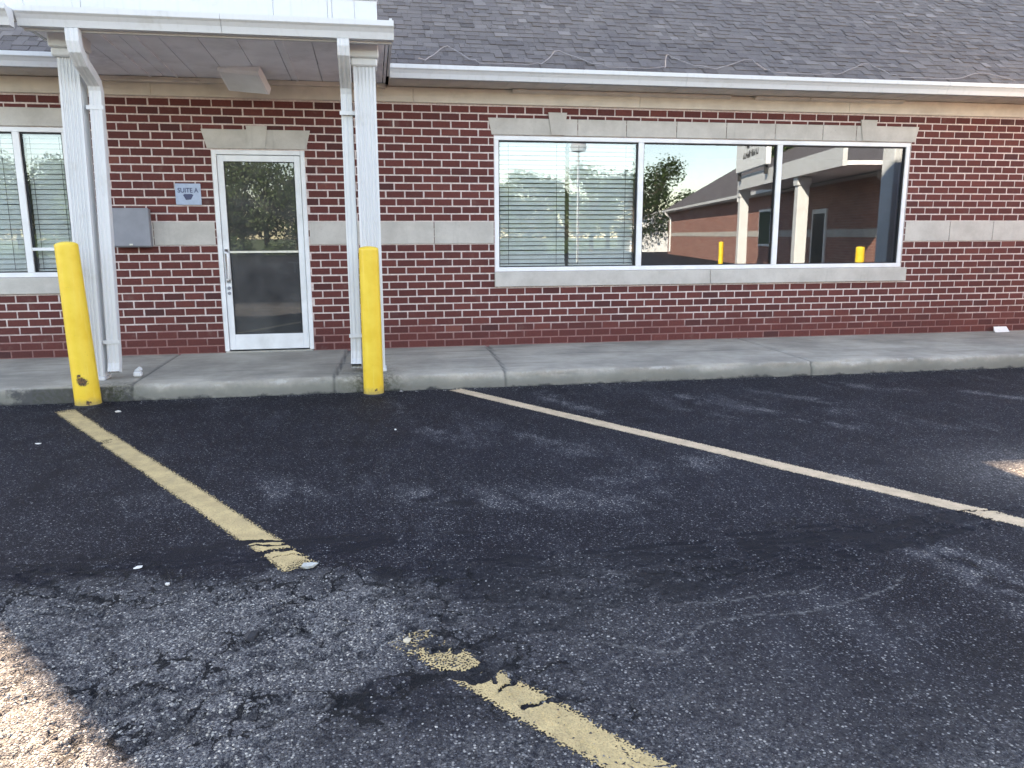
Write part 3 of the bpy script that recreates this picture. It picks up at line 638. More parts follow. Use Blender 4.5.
# ---- door
g = B(); DX0, DX1, DZ0, DZ1 = -1.575, -.645, .155, 2.245
g.box(DX0, DX0+.045, .004, .10, DZ0, DZ1, 0, .5, .003); g.box(DX1-.045, DX1, .004, .10, DZ0, DZ1, 0, .5, .003); g.box(DX0+.045, DX1-.045, .004, .10, DZ1-.045, DZ1, 0, .5, .003)
a, b = DX0+.049, DX1-.049; t0, t1 = DZ0+.012, DZ1-.05
g.box(a, a+.062, .018, .062, t0, t1, 0, .5, .003); g.box(b-.062, b, .018, .062, t0, t1, 0, .5, .003); g.box(a+.062, b-.062, .018, .062, t1-.062, t1, 0, .5, .003); g.box(a+.062, b-.062, .018, .062, t0, t0+.165, 0, .5, .003)
g.box(DX0+.01, DX1-.01, -.01, .10, .141, .155, 1)
for (p, q, r_, s_) in ((a+.062, a+.070, t0+.165, t1-.062), (b-.070, b-.062, t0+.165, t1-.062), (a+.07, b-.07, t1-.070, t1-.062), (a+.07, b-.07, t0+.165, t0+.173)): g.box(p, q, .026, .055, r_, s_, 2)
door = g.build('door', [DOORW, CHROME, DARK], bld)
g = B(); g.box(a+.069, b-.069, .038, .044, t0+.172, t1-.069); g.build('glass', GLASSD, door)
g = B(); g.box(a+.063, b-.063, .024, .036, 1.195, 1.220, 0, .5, .003); g.build('push_bar', CHROME, door)
g = B(); hx = a+.034
g.tube([(hx, .018, 1.20), (hx, -.035, 1.20), (hx+.022, -.055, 1.19), (hx+.022, -.055, .93), (hx, -.035, .92), (hx, .018, .92)], .015, 10); g.box(hx-.022, hx+.022, .012, .018, .88, 1.24, 0, .5, .003); g.build('handle', FRAME, door, smooth=True)
g = B(); g.lathe([(0,0),(.018,0),(.018,.014),(.012,.018),(0,.018)], (hx, .018, .83), 16, 0, Matrix.Rotation(R(90), 4, 'X')); g.lathe([(0,0),(.017,0),(.017,.010),(0,.012)], (hx, .018, .775), 16, 0, Matrix.Rotation(R(90), 4, 'X')); g.build('lock', [GREYBOX], door)
g = B(); g.box(b-.33, b-.07, .10, .15, t1-.115, t1-.07, 0, .5, .006); g.tube([(b-.30, .12, t1-.075), (b-.36, .24, t1-.05)], .01, 6); g.build('door_closer', FRAME, door)
g = B(); g.box(b-.19, b-.07, .075, .10, 1.085, 1.10); g.tube([(b-.12, .085, 1.085), (b-.118, .085, .98)], .008, 6); g.build('latch', FRAME, door)
g = B(); stone_run(g, -1.66, -.575, DZ1+.012, ZB+28.4*CH, -.008, [], .05); g.build('door_lintel', STONE, bld)
g = B(); kx = -1.11; g.mesh([(kx-.075,-.02,DZ1+.015),(kx+.075,-.02,DZ1+.015),(kx+.105,-.02,2.485),(kx-.105,-.02,2.485),(kx-.075,.05,DZ1+.015),(kx+.075,.05,DZ1+.015),(kx+.105,.05,2.485),(kx-.105,.05,2.485)], [(0,1,2,3),(0,4,5,1),(1,5,6,2),(2,6,7,3),(3,7,4,0)]); g.build('door_keystone', STONE, bld)

# ---- frieze, soffit, fascia, gutter
g = B(); e = [BX0, -5.2, -2.1, .5, 3.0, 5.55, 8.1, BX1]
for a, b in zip(e[:-1], e[1:]): g.box(a+.001, b-.001, -.028, .008, ztop+.012, 2.905, 0, .5, .004)
g.build('frieze_board', BEIGE, bld)
g = B()
for a, b in ((1.56, 4.06), (4.36, 5.02), (5.03, 6.22)):
    g.prism([(-.029, 2.868), (-.029, 2.905), (-.085, 2.905), (-.08, 2.888), (-.055, 2.876)], a, b)
g.build('bed_moulding', BEIGE, bld)
g = B()
for a, b in ((BX0, -2.62), (.245, BX1)):
    g.box(a, b, -.42, -.001, 2.912, 2.926)
    x = a+.0
    while x < b-.3: g.box(x+.0, x+.006, -.419, -.03, 2.908, 2.912); x += .305
g.build('soffit', BEIGE, bld)
KP = [(0,0),(-.072,0),(-.078,.018),(-.088,.045),(-.108,.072),(-.122,.084),(-.125,.088),(-.125,.126),(-.117,.126),(-.117,.118),(-.112,.112),(0,.112)]
def gutter(g, xa, xb, yb, zb, s=1.0, m=0):
    g.prism([(yb+p*s, zb+q*s) for p, q in KP][::-1], xa, xb, m)
g = B(); 
for run in (((BX0, -5.6), (-5.597, -2.63)), ((.252, 3.35), (3.353, 6.45), (6.453, 7.42), (7.423, BX1))):
    g = B()
    for a, b in run: gutter(g, a, b, -.40, 2.912, .98)
    fix_normals(g.build('gutter', WHITE, bld))
g = B(); 
for a, b in ((BX0, -2.62), (.245, BX1)): g.box(a, b, -.398, -.375, 2.928, 3.035)
g.build('fascia', WHITE, bld)

# ---- shingled roof: every tab
SL = R(35.5); cs, sn = math.cos(SL), math.sin(SL); EY, EZ = -.46, 3.045
def rp(x, t, h): return (x, EY+t*cs-h*sn, EZ+t*sn+h*cs)
g = B(); SLEN = (BD/2-EY)/cs
g.mesh([rp(BX0-.3, 0, -.03), rp(BX1+.3, 0, -.03), rp(BX1+.3, SLEN, -.03), rp(BX0-.3, SLEN, -.03)], [(0,1,2,3)], 0, .2)
g.mesh([rp(BX0-.3, SLEN, -.03), rp(BX1+.3, SLEN, -.03), (BX1+.3, BD+.5, EZ), (BX0-.3, BD+.5, EZ)], [(0,1,2,3)], 0, .4)
for zg in (BX0, BX1): g.mesh([(zg, EY+.3, 2.93), (zg, BD+.3, 2.93), rp(zg, SLEN, -.04)], [(0,1,2)], 0, .5)
g.mesh([rp(BX0-.3, SLEN-.25, .0), rp(BX1+.3, SLEN-.25, .0), rp(BX1+.3, SLEN-.2, .105), rp(BX0-.3, SLEN-.2, .105), rp(BX0-.3, SLEN, .105), rp(BX1+.3, SLEN, .105)], [(0,1,2,3),(3,2,5,4)], 0, .5)   # raised ridge strip added to keep the front slope in shade
EXPO = .105; rows = int(5.0/EXPO)
for r in range(int(SLEN/EXPO)):
    t0, t1 = r*EXPO, (r+1)*EXPO+.02
    if r >= rows:
        g.mesh([rp(BX0-.3, t0, .012), rp(BX1+.3, t0, .012), rp(BX1+.3, t1, 0), rp(BX0-.3, t1, 0)], [(0,1,2,3)], 0, .5); continue
    x = BX0-.3+random.uniform(-.3, 0); rowtone = random.gauss(0, .05)
    while x < BX1+.3:
        L = random.uniform(.05, .17); h = random.choice((.005, .005, .010, .012)); tn = min(1, max(0, random.gauss(.5, .19)+rowtone)); d = random.uniform(-.006, .006)
        a, b = x, x+L-.004; x += L
        g.mesh([rp(a, t0+d, h), rp(b, t0+d, h), rp(b, t1, h*.4), rp(a, t1, h*.4), rp(a, t0+d, -.004), rp(b, t0+d, -.004)], [(0,1,2,3), (4,5,1,0)], 0, tn)
        g.mesh([rp(b, t0+d, h), rp(b, t0+d, -.004), rp(b, t1, -.004), rp(b, t1, h*.4)], [(0,1,2,3)], 0, tn*.8)
g.build('roof', SHING, bld)
# unseen block added behind the roof to throw shade over the lot
g = B(); g.box(-8.97, -6.12, 4.0, 9.0, 2.95, 8.9); g.build('shade_block', WINGB, bld)

# ------------------------------------------------------------------ entrance canopy
CO = (-1.17, -1.42, ZB); can = empty('entrance_canopy', CO); tag(can, 'white flat porch canopy on two fluted columns over the glass door', 'canopy')
def K(): return At(CO)
CX0, CX1 = -2.585, .245
g = K()   # deck and side fascia
g.box(CX0+.02, CX1-.02, -1.54, .35, 3.06, 3.16); g.build('deck', WHITE, can)
g = K(); zs = lambda y: 2.93+(-y)/1.74*.05
def slab(x0, x1, y0, y1, zf0, zf1, th=.02):
    return [(x0,y0,zf0),(x1,y0,zf0),(x1,y1,zf1),(x0,y1,zf1),(x0,y0,zf0+th),(x1,y0,zf0+th),(x1,y1,zf1+th),(x0,y1,zf1+th)]
BF = [(3,2,1,0),(4,5,6,7),(0,1,5,4),(1,2,6,5),(2,3,7,6),(3,0,4,7)]
x = CX0+.03
while x < CX1-.05:
    xb = min(x+.298, CX1-.03); g.mesh(slab(x, xb, -1.735, -.03, zs(-1.735), zs(-.03)), BF); x += .305
for xr in (CX0+.035+.305*1.5, CX0+.035+.305*2+.1, CX0+.32+.305*5.2): g.mesh(slab(xr, xr+.022, -1.73, -.035, zs(-1.73)-.012, zs(-.035)-.012, .011), BF)
g.build('soffit', SOFFIT, can)
for xx in (CX0, CX1-.022):
    g = K(); g.mesh(slab(xx, xx+.022, -1.735, -.03 if xx < -1 else -.40, zs(-1.735)-.01, zs(-.3)-.005, .17), BF); g.build('side_fascia', WHITE, can)
g = K(); g.mesh(slab(CX0+.03, CX1-.03, -.075, -.03, zs(-.075)-.05, zs(-.03)-.05, .045), BF); g.tube([(CX0+.2, -.085, 2.89), (-2.0, -.085, 2.888), (-1.62, -.085, 2.886)], .016, 8); g.build('wall_trim', BEIGE, can)
g = K(); gutter(g, CX0-.0, -1.10, -1.738, 2.955, 1.08); gutter(g, -1.097, CX1+.008, -1.738, 2.955, 1.08); g.box(CX0+.01, CX1-.01, -1.737, -1.70, 2.94, 3.08)
for xx in (-2.205, -.155): g.box(xx-.035, xx+.035, -1.80, -1.745, 2.93, 2.956)
fix_normals(g.build('gutter', WHITE, can))
g = K(); e = [-3.3, -2.62, -2.26, -2.20, -.72, -.28, -.245, -.06, .128]   # parapet panels and joint strips
for i, (a, b) in enumerate(zip(e[:-1], e[1:])):
    strip = (b-a) < .07; g.box(a+.001, b-.001, -1.57-(.006 if strip else random.uniform(0, .002)), -1.54, 3.06 if a >= CX0-.1 else 3.05, 3.315, 0, .5, .003)
g.box(.10, .126, -1.538, .3, 3.165, 3.31); g.box(-3.3, .135, -1.585, -1.53, 3.316, 3.336, 0, .5, .004); g.build('parapet', WHITE, can)
g = K(); gutter(g, -3.3, CX0-.004, -1.86, 2.925, 1.18); g.box(-3.3, CX0-.01, -1.858, -1.60, 3.04, 3.062); fix_normals(g.build('side_gutter', WHITE, can))
def column(cx_, cy_, hw=.093, lean=0.):
    g = K(); pr = []; nfl = 5
    for s_ in range(4):
        a = s_*math.pi/2; ca, sa = math.cos(a), math.sin(a); pts = [(-hw, -hw)]
        fl = (2*hw-.03)/nfl
        for q in range(nfl):
            u0 = -hw+.015+q*fl; 
            for tt, dd in ((.12, 0), (.22, .007), (.5, .010), (.78, .007), (.88, 0)): pts.append((u0+fl*tt, -hw+dd))
        pr += [(cx_+p*ca-q*sa, cy_+p*sa+q*ca) for p, q in pts]
    g.prism(pr, .16, 2.80, 0, 'z'); g.v = [(x_+lean*(z_-2.8)/2.64, y_, z_) for x_, y_, z_ in g.v]; c_ = g.build('column', WHITE, can)
    g = K(); g.box(cx_-.112, cx_+.112, cy_-.112, cy_+.112, 2.80, 2.868, 0, .5, .012); g.box(cx_-.125, cx_+.125, cy_-.125, cy_+.125, 2.868, 2.982, 0, .5, .010); g.build('capital', WHITE, c_)
    g = K(); g.box(cx_-hw-.012-lean, cx_+hw+.012-lean, cy_-hw-.012, cy_+hw+.012, .136, .165, 0, .5, .006); g.build('base', WHITE, c_)
column(-2.358, -1.42, .080, .055); column(.004, -1.42)
def downspout(path, side, broken=False):
    g = K(); wx, wy = .049, .04; rings = []
    P = [Vector(p) for p in path]
    for i, p in enumerate(P):
        d = (P[min(i+1, len(P)-1)]-P[max(i-1, 0)]).normalized(); nrm = Vector((1,0,0)); nrm = (nrm-d*nrm.dot(d)).normalized(); bi = d.cross(nrm)
        prof_ = []
        for q in range(4):                                              # corrugated rectangular pipe
            a0 = [(-1,-1),(1,-1),(1,1),(-1,1)][q]; a1 = [(1,-1),(1,1),(-1,1),(-1,-1)][q]
            for tt, ins in ((.04,0),(.28,0),(.36,.12),(.46,.12),(.54,0),(.64,.0),(.72,.12),(.82,.12),(.9,0)):
                u = a0[0]+(a1[0]-a0[0])*tt; v = a0[1]+(a1[1]-a0[1])*tt
                prof_.append((u*wx*(1-(ins*.35 if abs(u) == 1 else 0)), v*wy*(1-(ins if abs(v) == 1 else 0))))
        rings.append([tuple(p+nrm*u+bi*v) for u, v in prof_])
    n_ = len(rings[0]); vs = [v for r_ in rings for v in r_]
    g.mesh(vs, [(i*n_+k_, i*n_+(k_+1)%n_, (i+1)*n_+(k_+1)%n_, (i+1)*n_+k_) for i in range(len(rings)-1) for k_ in range(n_)])
    ds = fix_normals(g.build('downspout', WHITE, can))
    x = path[-1][0]; y = path[-2][1]
    x0_ = x
    for zz in (2.42, .47):
        x = x0_ + (.062*(zz-.2)/2.3 if x0_ < -1 else .006); g = K(); g.box(x-.060, x+.060, y-.046, y-.042, zz-.016, zz+.016); g.box(x+side*.060-.014, x+side*.060+.014, y-.045, y+.05, zz-.016, zz+.016); g.build('strap', WHITE, ds)
    x = x0_; g = K(); g.box(x-.043, x+.043, path[-1][1]-.032, path[-1][1]+.032, path[-1][2]+.008, path[-1][2]+.01); g.build('opening', DARK, ds)
    return ds
arc = lambda x0, x1: [(x0,-1.79,2.95),(x0,-1.79,2.86),(x0+(x1-x0)*.12,-1.775,2.80),(x0+(x1-x0)*.4,-1.69,2.725),(x0+(x1-x0)*.75,-1.54,2.655),(x0+(x1-x0)*.93,-1.46,2.61),(x1,-1.435,2.55)]
downspout(arc(-2.205, -2.185)+[(-2.215,-1.43,1.5),(-2.245,-1.43,.42),(-2.25,-1.43,.28),(-2.25,-1.46,.20)], -1)
downspout([(-.158,-1.79,2.95),(-.158,-1.79,2.90),(-.158,-1.775,2.85),(-.158,-1.68,2.785),(-.158,-1.52,2.70),(-.158,-1.44,2.65),(-.158,-1.41,2.58),(-.160,-1.41,1.4),(-.160,-1.41,.5),(-.162,-1.41,.32),(-.164,-1.43,.24),(-.166,-1.47,.19)], 1)
# ceiling light hanging crooked from the canopy soffit
le = empty('ceiling_light', (-1.13, -.42, 2.90)); tag(le, 'boxy off white ceiling light sagging from the grey canopy soffit', 'light fixture')
Mx = Euler((R(-26), R(6), R(-14))).to_matrix().to_4x4()
g = MB(); g.prism([(-.15,-.085),(.15,-.085),(.17,-.07),(.17,0),(-.17,0),(-.17,-.07)], -.20, .20, 0, 'x'); g.v = [tuple(Mx @ Vector(v)) for v in g.v]; g.build('housing', SOFFIT, le)
g = MB(); g.box(-.18, .18, -.14, .14, -.090, -.0855, 0, .5, .002, Mx); g.build('lens', FRAME, le)
g = MB(); g.box(-.16, .16, -.10, .12, .035, .05, 0); g.build('backplate', GREYBOX, le)

# ------------------------------------------------------------------ things on the wall
bx = empty('utility_box', (-2.385, 0, 1.265)); tag(bx, 'plain grey metal utility box mounted on the brick beside the canopy column', 'utility box')
A = lambda: At((-2.385, 0, 1.265))
g = A(); g.box(-2.56, -2.205, -.115, -.009, 1.265, 1.645, 0, .5, .006); g.build('housing', GREYBOX, bx)
g = A(); g.box(-2.568, -2.197, -.130, -.1155, 1.275, 1.655, 0, .5, .006); g.build('cover', GREYBOX, bx)
g = A(); g.box(-2.40, -2.37, -.137, -.1305, 1.285, 1.30); g.build('hasp', CHROME, bx)
sg = empty('door_sign', (-1.825, 0, 1.69)); tag(sg, 'small pale blue plate reading SUITE A on the brick left of the door', 'sign')
A = lambda: At((-1.825, 0, 1.69))
g = A(); g.box(-1.95, -1.70, -.014, -.003, 1.69, 1.905, 0, .5, .003); g.build('plate', SIGNB, sg)
def text_mesh(txt, size, parent, mat, loc, name, rot=(R(90),0,0), sx=1., ext=.001):
    c = bpy.data.curves.new(name, 'FONT'); c.body = txt; c.size = size; c.align_x = 'CENTER'; c.extrude = ext; c.offset = size*.012
    t = bpy.data.objects.new(name+'_tmp', c); col.objects.link(t); bpy.context.view_layer.update()
    me = bpy.data.meshes.new_from_object(t.evaluated_get(bpy.context.evaluated_depsgraph_get())); bpy.data.objects.remove(t); bpy.data.curves.remove(c)
    me.materials.clear(); me.materials.append(mat); o = bpy.data.objects.new(name, me); col.objects.link(o); o.parent = parent; o.location = loc; o.rotation_euler = rot; o.scale = (sx, 1, 1); return o
text_mesh('SUITE A', .066, sg, SIGNT, (0, -.0155, .125), 'lettering', sx=.88)
g = A(); g.prism([(-1.875, 1.79), (-1.86, 1.80), (-1.79, 1.80), (-1.775, 1.79), (-1.80, 1.745), (-1.85, 1.74)], -.0155, -.0142, 0, 'y'); fix_normals(g.build('emblem', SIGNT, sg))

# heat cable zigzag on the eave
g = MB(); pts = [(-.45+0, )]
zig = [(.55,.02),(.86,.34),(1.16,.01),(1.75,.02),(2.03,.33),(2.50,.02),(3.10,.03),(3.24,.33),(3.60,.05),(4.20,.30),(4.33,.03),(5.0,.02),(5.62,.30),(5.86,.02),(6.5,.02),(7.02,.20),(7.4,.02)]
P3 = []
for (x0, t0), (x1, t1) in zip(zig[:-1], zig[1:]):
    for q in range(6):
        u = q/6; P3.append(rp(x0+(x1-x0)*u + random.uniform(-.006,.006), t0+(t1-t0)*(u*u*(3-2*u)) , .024+random.uniform(0, .008)+ (.02 if t0+t1 > .3 and q in (0,5) else 0)))
g.tube(P3, .0055, 6); o = g.build('heat_cable', CABLE, smooth=True); tag(o, 'thin zigzag heat cable lying loose along the shingle eave above the gutter', 'cable')

# ------------------------------------------------------------------ bollards
def bollard(x, y, r, h, lean, mat, label, dome, taper=.96):
    e = empty('bollard', (x, y, 0)); tag(e, label, 'bollard', 'yellow bollards at the kerb')
    M = Matrix.Rotation(R(lean), 4, 'Y')
    rt_ = r*taper; pr = [(r*1.0, -.02), (r*1.015, .01), (r*1.0, .03), (r*1.0, h-.05)]
    pr += [(rt_*math.cos(a), h-dome+dome*math.sin(a)) for a in np.linspace(.0, math.pi/2-.02, 9)]
    pr[3] = (rt_, h-dome-.02)
    g = MB(); g.lathe(pr, (0,0,0), 40, 0, M); g.f.append(tuple(range(len(g.v)-40, len(g.v)))); g.m.append(0); g.t.append(.5); o = g.build('sleeve', mat, e, smooth=True)
    g = MB(); g.lathe([(r*1.12, -.01), (r*1.10, .008), (r*.98, .016)], (0,0,0), 24, 0); g.build('base_collar', RUBBER, e, smooth=True)
    return e
bollard(-2.345, -1.885, .100, 1.335, -1.8, YEL1, 'leaning yellow bollard with a dark chipped hole near its foot', .03, .86)
bollard(-.016, -1.88, .087, 1.283, 0.0, YEL2, 'straight unchipped yellow bollard in front of the right canopy column', .025)

# ------------------------------------------------------------------ small litter and stones
def rock(name, x, y, z, r, mat, label, cat, flat=.6, sx=1.):
    import bmesh
    bm = bmesh.new(); bmesh.ops.create_icosphere(bm, subdivisions=1, radius=1)
    for v in bm.verts:
        k = 1+random.uniform(-.34, .30); v.co = Vector((v.co.x*r*sx*k, v.co.y*r*k, v.co.z*r*flat*k))
    me = bpy.data.meshes.new(name); bm.to_mesh(me); bm.free(); me.materials.append(mat); o = bpy.data.objects.new(name, me); col.objects.link(o); o.location = (x, y, z); o.rotation_euler = (0,0,random.random()*6); tag(o, label, cat); return o
rock('stone', -.30, -5.56, gh(-.30,-5.56)+.008, .030, m_simple('grey_stone', (.42,.43,.40), .9, .15, 30, .4), 'pale grey stone lying at the broken end of the left yellow line', 'stone', .5, 1.2)
rock('paper_scrap', -1.01, -5.43, gh(-1.01,-5.43)+.004, .015, PALE, 'white scrap on dark asphalt left of the broken yellow line', 'litter', .25, 1.4)
rock('pebble', -.85, -5.62, gh(-.85,-5.62)+.004, .010, PALE, 'small pale pebble just below the white scrap on the asphalt', 'pebble')
rock('paper_scrap', -2.25, -3.16, gh(-2.25,-3.16)+.003, .017, PALE, 'white scrap on the asphalt at the far left below the bollard', 'litter', .2, 1.5)
rock('pebble', .13, -3.23, gh(.13,-3.23)+.004, .009, PALE, 'tiny white pebble alone on dark asphalt below the right bollard', 'pebble')
rock('pebble', -2.02, -2.22, gh(-2.02,-2.22)+.005, .016, PALE, 'pale pebble beside the yellow line at the foot of the leaning bollard', 'pebble', .6, 1.5)
rock('asphalt_chunk', -.46, -6.09, gh(-.46,-6.09)+.008, .030, m_simple('black_chunk', (.02,.021,.025), .8, .3, 30, .5), 'black asphalt chunk lying in the pale gravel patch', 'debris', .6, 1.5)
for (x, y, r, lb) in ((.075, -6.24, .014, 'pale chip of broken paint at the lower line fragment tip'),): rock('paint_chip', x, y, gh(x,y)+.004, r, m_simple('tan_chip', (.5,.42,.30), .9, .2, 40, .4), lb, 'debris', .35, 1.4)
g = MB(); g.box(-.035, .035, -.03, .03, 0, .05, 0, .5, .012); g.tube([(-.01, 0, .045), (.03, -.01, .075)], .022, 8); o = g.build('pipe_stub', WHITE, loc=(-2.085, -1.38, .141)); tag(o, 'short white pipe stub on the walkway beside the left downspout foot', 'pipe stub')
g = MB(); g.mesh([(-.11,-.05,0),(.10,-.05,0),(.12,.03,.055),(-.07,.03,.055),(-.11,-.045,.006),(.10,-.045,.006),(.115,.034,.061),(-.07,.034,.061)], BF); g.box(-.06, .11, .034, .038, .0, .06); o = g.build('paper_litter', PAPER, loc=(7.84, -.08, .143)); tag(o, 'crumpled white paper litter on the walkway against the brick at far right', 'litter')

# ------------------------------------------------------------------ what the windows mirror: the lot behind the camera
WT, WS = 16.0, 9.1
def wl(t, s): return (t*.218+s*.976, 8.75-t*.976+s*.218)
px0 = wl(WT, WS); wing = empty('facing_building', (px0[0], px0[1], 0), math.atan2(-.976, .218)); tag(wing, 'sunlit brick building with white porch, mirrored in the big window', 'building')
T = lambda t: t-WT
S = lambda s: s-WS
g = MB(); g.box(0, T(60), 0, 8, 0, 2.95); g.build('wall', WINGB, wing)
g = MB(); g.box(.01, T(59.99), -.012, -.001, 1.28, 1.52); g.build('stone_band', STONE, wing)
g = MB(); g.box(-.3, T(60.3), -.40, -.001, 2.95, 2.99); g.box(-.3, T(60.3), -.5, -.405, 3.0, 3.13); g.build('gutter', WHITE, wing)
g = MB(); r0, r1 = -.3, T(60.4)
g.mesh([(r0,-.45,3.1),(r1,-.45,3.1),(r1-4.4,4,5.9),(r0,4,5.9),(r0,8.4,3.1),(r1,8.4,3.1)], [(0,1,2,3),(3,2,5,4),(1,5,2),(0,3,4)]); g.build('roof', WROOF, wing)
g = MB(); g.box(T(19.6), T(30), S(7.2), -.41, 3.0, 3.10); g.build('porch_roof', SOFFIT, wing)
g = MB(); g.box(T(19.6), T(30.1), S(7.08), S(7.19), 2.98, 3.45); g.box(T(30.0), T(30.1), S(7.2), -.5, 3.0, 3.44); g.build('porch_fascia', WHITE, wing)
for t in (23.4, 30.2):
    g = MB(); g.box(T(t)-.16, T(t)+.16, S(7.35)-.16, S(7.35)+.16, .0, 2.99, 0, .5, .01); g.box(T(t)-.2, T(t)+.2, S(7.35)-.2, S(7.35)+.2, 2.75, 2.985); g.build('column', WHITE, wing)
for t in (21.3, 36.5, 58.5):
    g = MB(); g.tube([(T(t), -.45, 3.0), (T(t), -.45, 2.85), (T(t), -.10, 2.55), (T(t), -.08, .2)], .07, 8); g.build('downspout', WHITE, wing)
g = MB(); g.box(T(26.2), T(27.6), -.05, -.002, .1, 2.2); g.build('door', FRAME, wing); g = MB(); g.box(T(26.35), T(27.45), -.06, -.052, .3, 2.05); g.build('door_glass', DARK, wing)
g = MB(); g.box(T(32.6), T(34.4), -.05, -.002, .9, 2.4); g.build('window_frame', FRAME, wing); g = MB(); g.box(T(32.7), T(34.3), -.06, -.052, 1.0, 2.3); g.build('window_glass', LEAF2, wing)
sb = empty('roof_sign', wl(27.8, 7.0)+(3.3,), math.atan2(-.976, .218)); tag(sb, 'white panel sign with dark lettering on the mirrored porch roof', 'sign')
g = MB(); g.box(-2.0, 2.0, -.08, .08, .25, 2.1, 0, .5, .02); g.build('panel', FRAME, sb)
for xx in (-1.8, 1.7): g = MB(); g.box(xx, xx+.1, -.05, .05, -.02, .25); g.build('leg', DARK, sb)
for z_, h_, ws in ((.98, .30, (.3,.25,.3,.28,.3)), (.66, .2, (.16,.14,.18,.14,.16,.14,.18,.14,.16,.15))):
    g = MB(); x = -sum(ws)/2-.05*len(ws)/2
    for wd in ws: g.box(x, x+.05, -.088, -.082, z_, z_+h_); g.box(x+.05, x+wd, -.088, -.082, z_+h_*random.choice((0,.4,.8)), z_+h_*random.choice((.2,.55,1.))+.02); x += wd+.05
    g.build('lettering', DARK, sb)
for t, lb in ((32.0, 'yellow bollard mirrored in the middle window pane beside the mirrored porch'), (17.9, 'yellow bollard mirrored in the right window pane before lit brick')):
    p = wl(t, 7.0); b_ = bollard(p[0], p[1], .1, 1.1, 0, YEL2, lb, .03); b_['group'] = 'mirrored yellow bollards'
# square white post outside the frame on the walkway, mirrored at the right edge of the window
g = MB(); g.box(-.14, .14, -.14, .14, 0, 4.6, 0, .5, .012); g.box(-.17, .17, -.17, .17, 0, .12, 0, .5, .01); o = g.build('white_post', WHITE, loc=(7.46, -1.60, .139)); tag(o, 'tall square white post mirrored at the right edge of the big window', 'post')
# low white shed far behind
p = wl(73, 9.5); e = empty('white_shed', (p[0], p[1], 0), math.atan2(-.976, .218)); tag(e, 'low white shed with dark doorway mirrored at the left of the middle pane', 'shed')
g = MB(); g.box(-6, 6, -2.5, 2.5, 0, 1.9); g.build('wall', WHITE, e); g = MB(); g.mesh([(-6.3,-2.8,1.85),(6.3,-2.8,1.85),(6.3,2.8,1.85),(-6.3,2.8,1.85),(-6.3,0,3.4),(6.3,0,3.4)], [(0,1,5,4),(2,3,4,5),(1,2,5),(3,0,4)]); g.build('roof', FRAME, e); g = MB(); g.box(-.6, .5, -2.53, -2.502, .2, 1.5); g.build('doorway', DARK, e)
# street lamp
e = empty('street_lamp', (10.4, -30.5, 0)); tag(e, 'street lamp on a thin pole mirrored through the window blind', 'street lamp')
g = MB(); g.tube([(0,0,0),(0,0,3),(0,0,5.6)], [.09,.075,.06], 10); g.build('pole', CHROME, e); g = MB(); g.lathe([(.0,6.05),(.3,5.95),(.42,5.7),(.36,5.5),(.1,5.45),(0,5.45)], (0,0,0), 16); g.build('lamp_head', GREYBOX, e)
# trees
def make_tree(name, label, h, cr, leafmat, seed, nl=5200, low=.18):
    rs = random.Random(seed); e = empty(name); tag(e, label, 'tree', 'trees mirrored in the glass')
    g = MB(); g.tube([(0,0,-.1),(.05,.03,h*.3),(-.05,.08,h*.6),(0,0,h*.9)], [.22,.16,.10,.02], 8)
    cl = []
    for k_ in range(26):
        a = rs.uniform(0, 6.28); zz = h*rs.uniform(low+.08, .92); prof_ = math.sin(min(1, max(.05, (zz/h-low)/(1-low)))**.75*math.pi*.95)
        rr = cr*prof_*rs.uniform(.45, 1.0); c_ = Vector((rr*math.cos(a), rr*math.sin(a), zz)); cl.append((c_, cr*rs.uniform(.22, .42)))
        g.tube([(0,0,zz*.6), tuple(c_*.6+Vector((0,0,zz*.3))), tuple(c_)], [.07,.045,.015], 5)
    g.build('trunk', BARK, e)
    g = MB()
    for k_ in range(nl):
        c_, r_ = rs.choice(cl); d = Vector((rs.gauss(0,1), rs.gauss(0,1), rs.gauss(0,.8))).normalized()*r_*rs.uniform(.4, 1.05); p_ = c_+d
        a = Vector((rs.gauss(0,1), rs.gauss(0,1), rs.gauss(0,1))).normalized(); b_ = a.orthogonal().normalized(); s_ = rs.uniform(.07, .16)
        g.face([p_-a*s_, p_+b_*s_*.6, p_+a*s_, p_-b_*s_*.6], 0, rs.random())
    g.build('crown', leafmat, e); return e
def copy_tree(o):
    c = o.copy(); col.objects.link(c)
    for ch in o.children: d = ch.copy(); col.objects.link(d); d.parent = c
    return c
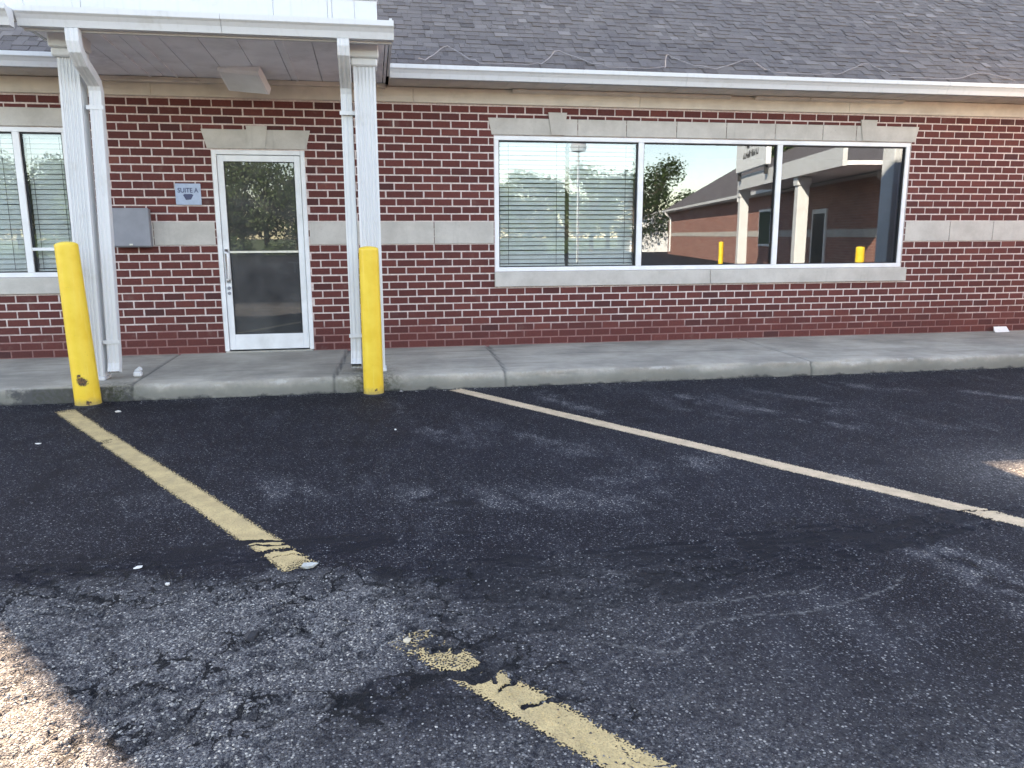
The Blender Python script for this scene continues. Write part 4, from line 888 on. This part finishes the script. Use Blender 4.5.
LBA = 'dark green leafy tree in the row mirrored in the door and window glass'
prot = [make_tree('leafy_tree', LBA, 6.6, 3.3, LEAF, 1), make_tree('leafy_tree', LBA, 5.6, 3.0, LEAF2, 2), make_tree('leafy_tree', LBA, 7.4, 3.4, LEAF, 3)]
used = set()
for i in range(36):
    a = R(-36 + i*1.62 + random.uniform(-.5, .5)); d = random.uniform(62, 78); k_ = i % 3
    o = prot[k_] if k_ not in used else copy_tree(prot[k_]); used.add(k_)
    o.location = (d*math.sin(a), 8.75-d*math.cos(a), 0); o.rotation_euler = (0, 0, random.uniform(0, 6.28)); s_ = random.uniform(.85, 1.15); o.scale = (s_, s_, s_)
big = make_tree('leafy_tree', 'tall leafy tree standing alone behind the mirrored building roof', 10.5, 2.9, LEAF2, 9, 6000, .45); p = wl(46, 14.5); big.location = (p[0], p[1], 0); big['group'] = 'tree behind the mirrored roof'
# shrubs in front of the tree row, mirrored in the door
def make_shrub(seed):
    rs = random.Random(seed); g = MB()
    for k_ in range(700):
        d = Vector((rs.gauss(0,1), rs.gauss(0,1), abs(rs.gauss(0,.8)))).normalized()*rs.uniform(.5, 1.05); p_ = Vector((d.x*1.3, d.y*1.1, d.z*1.2+.1)); a = Vector((rs.gauss(0,1), rs.gauss(0,1), rs.gauss(0,1))).normalized(); b_ = a.orthogonal().normalized(); s_ = rs.uniform(.06, .14)
        g.face([p_-a*s_, p_+b_*s_*.6, p_+a*s_, p_-b_*s_*.6], 0, rs.random())
    o = g.build('shrub', LEAF2); tag(o, 'low green shrub in the row before the mirrored trees', 'shrub', 'shrubs mirrored in the glass'); return o
sh = make_shrub(4)
for i in range(14):
    o = sh if i == 0 else sh.copy()
    if i: col.objects.link(o)
    a = R(-30+i*3.4); d = 58; o.location = (d*math.sin(a), 8.75-d*math.cos(a), .02); o.rotation_euler = (0,0,i*1.7); s_ = random.uniform(.8, 1.5); o.scale = (s_*1.3, s_*1.3, s_)

sc.cycles.max_bounces = 8; sc.cycles.transparent_max_bounces = 16; sc.cycles.use_denoising = True
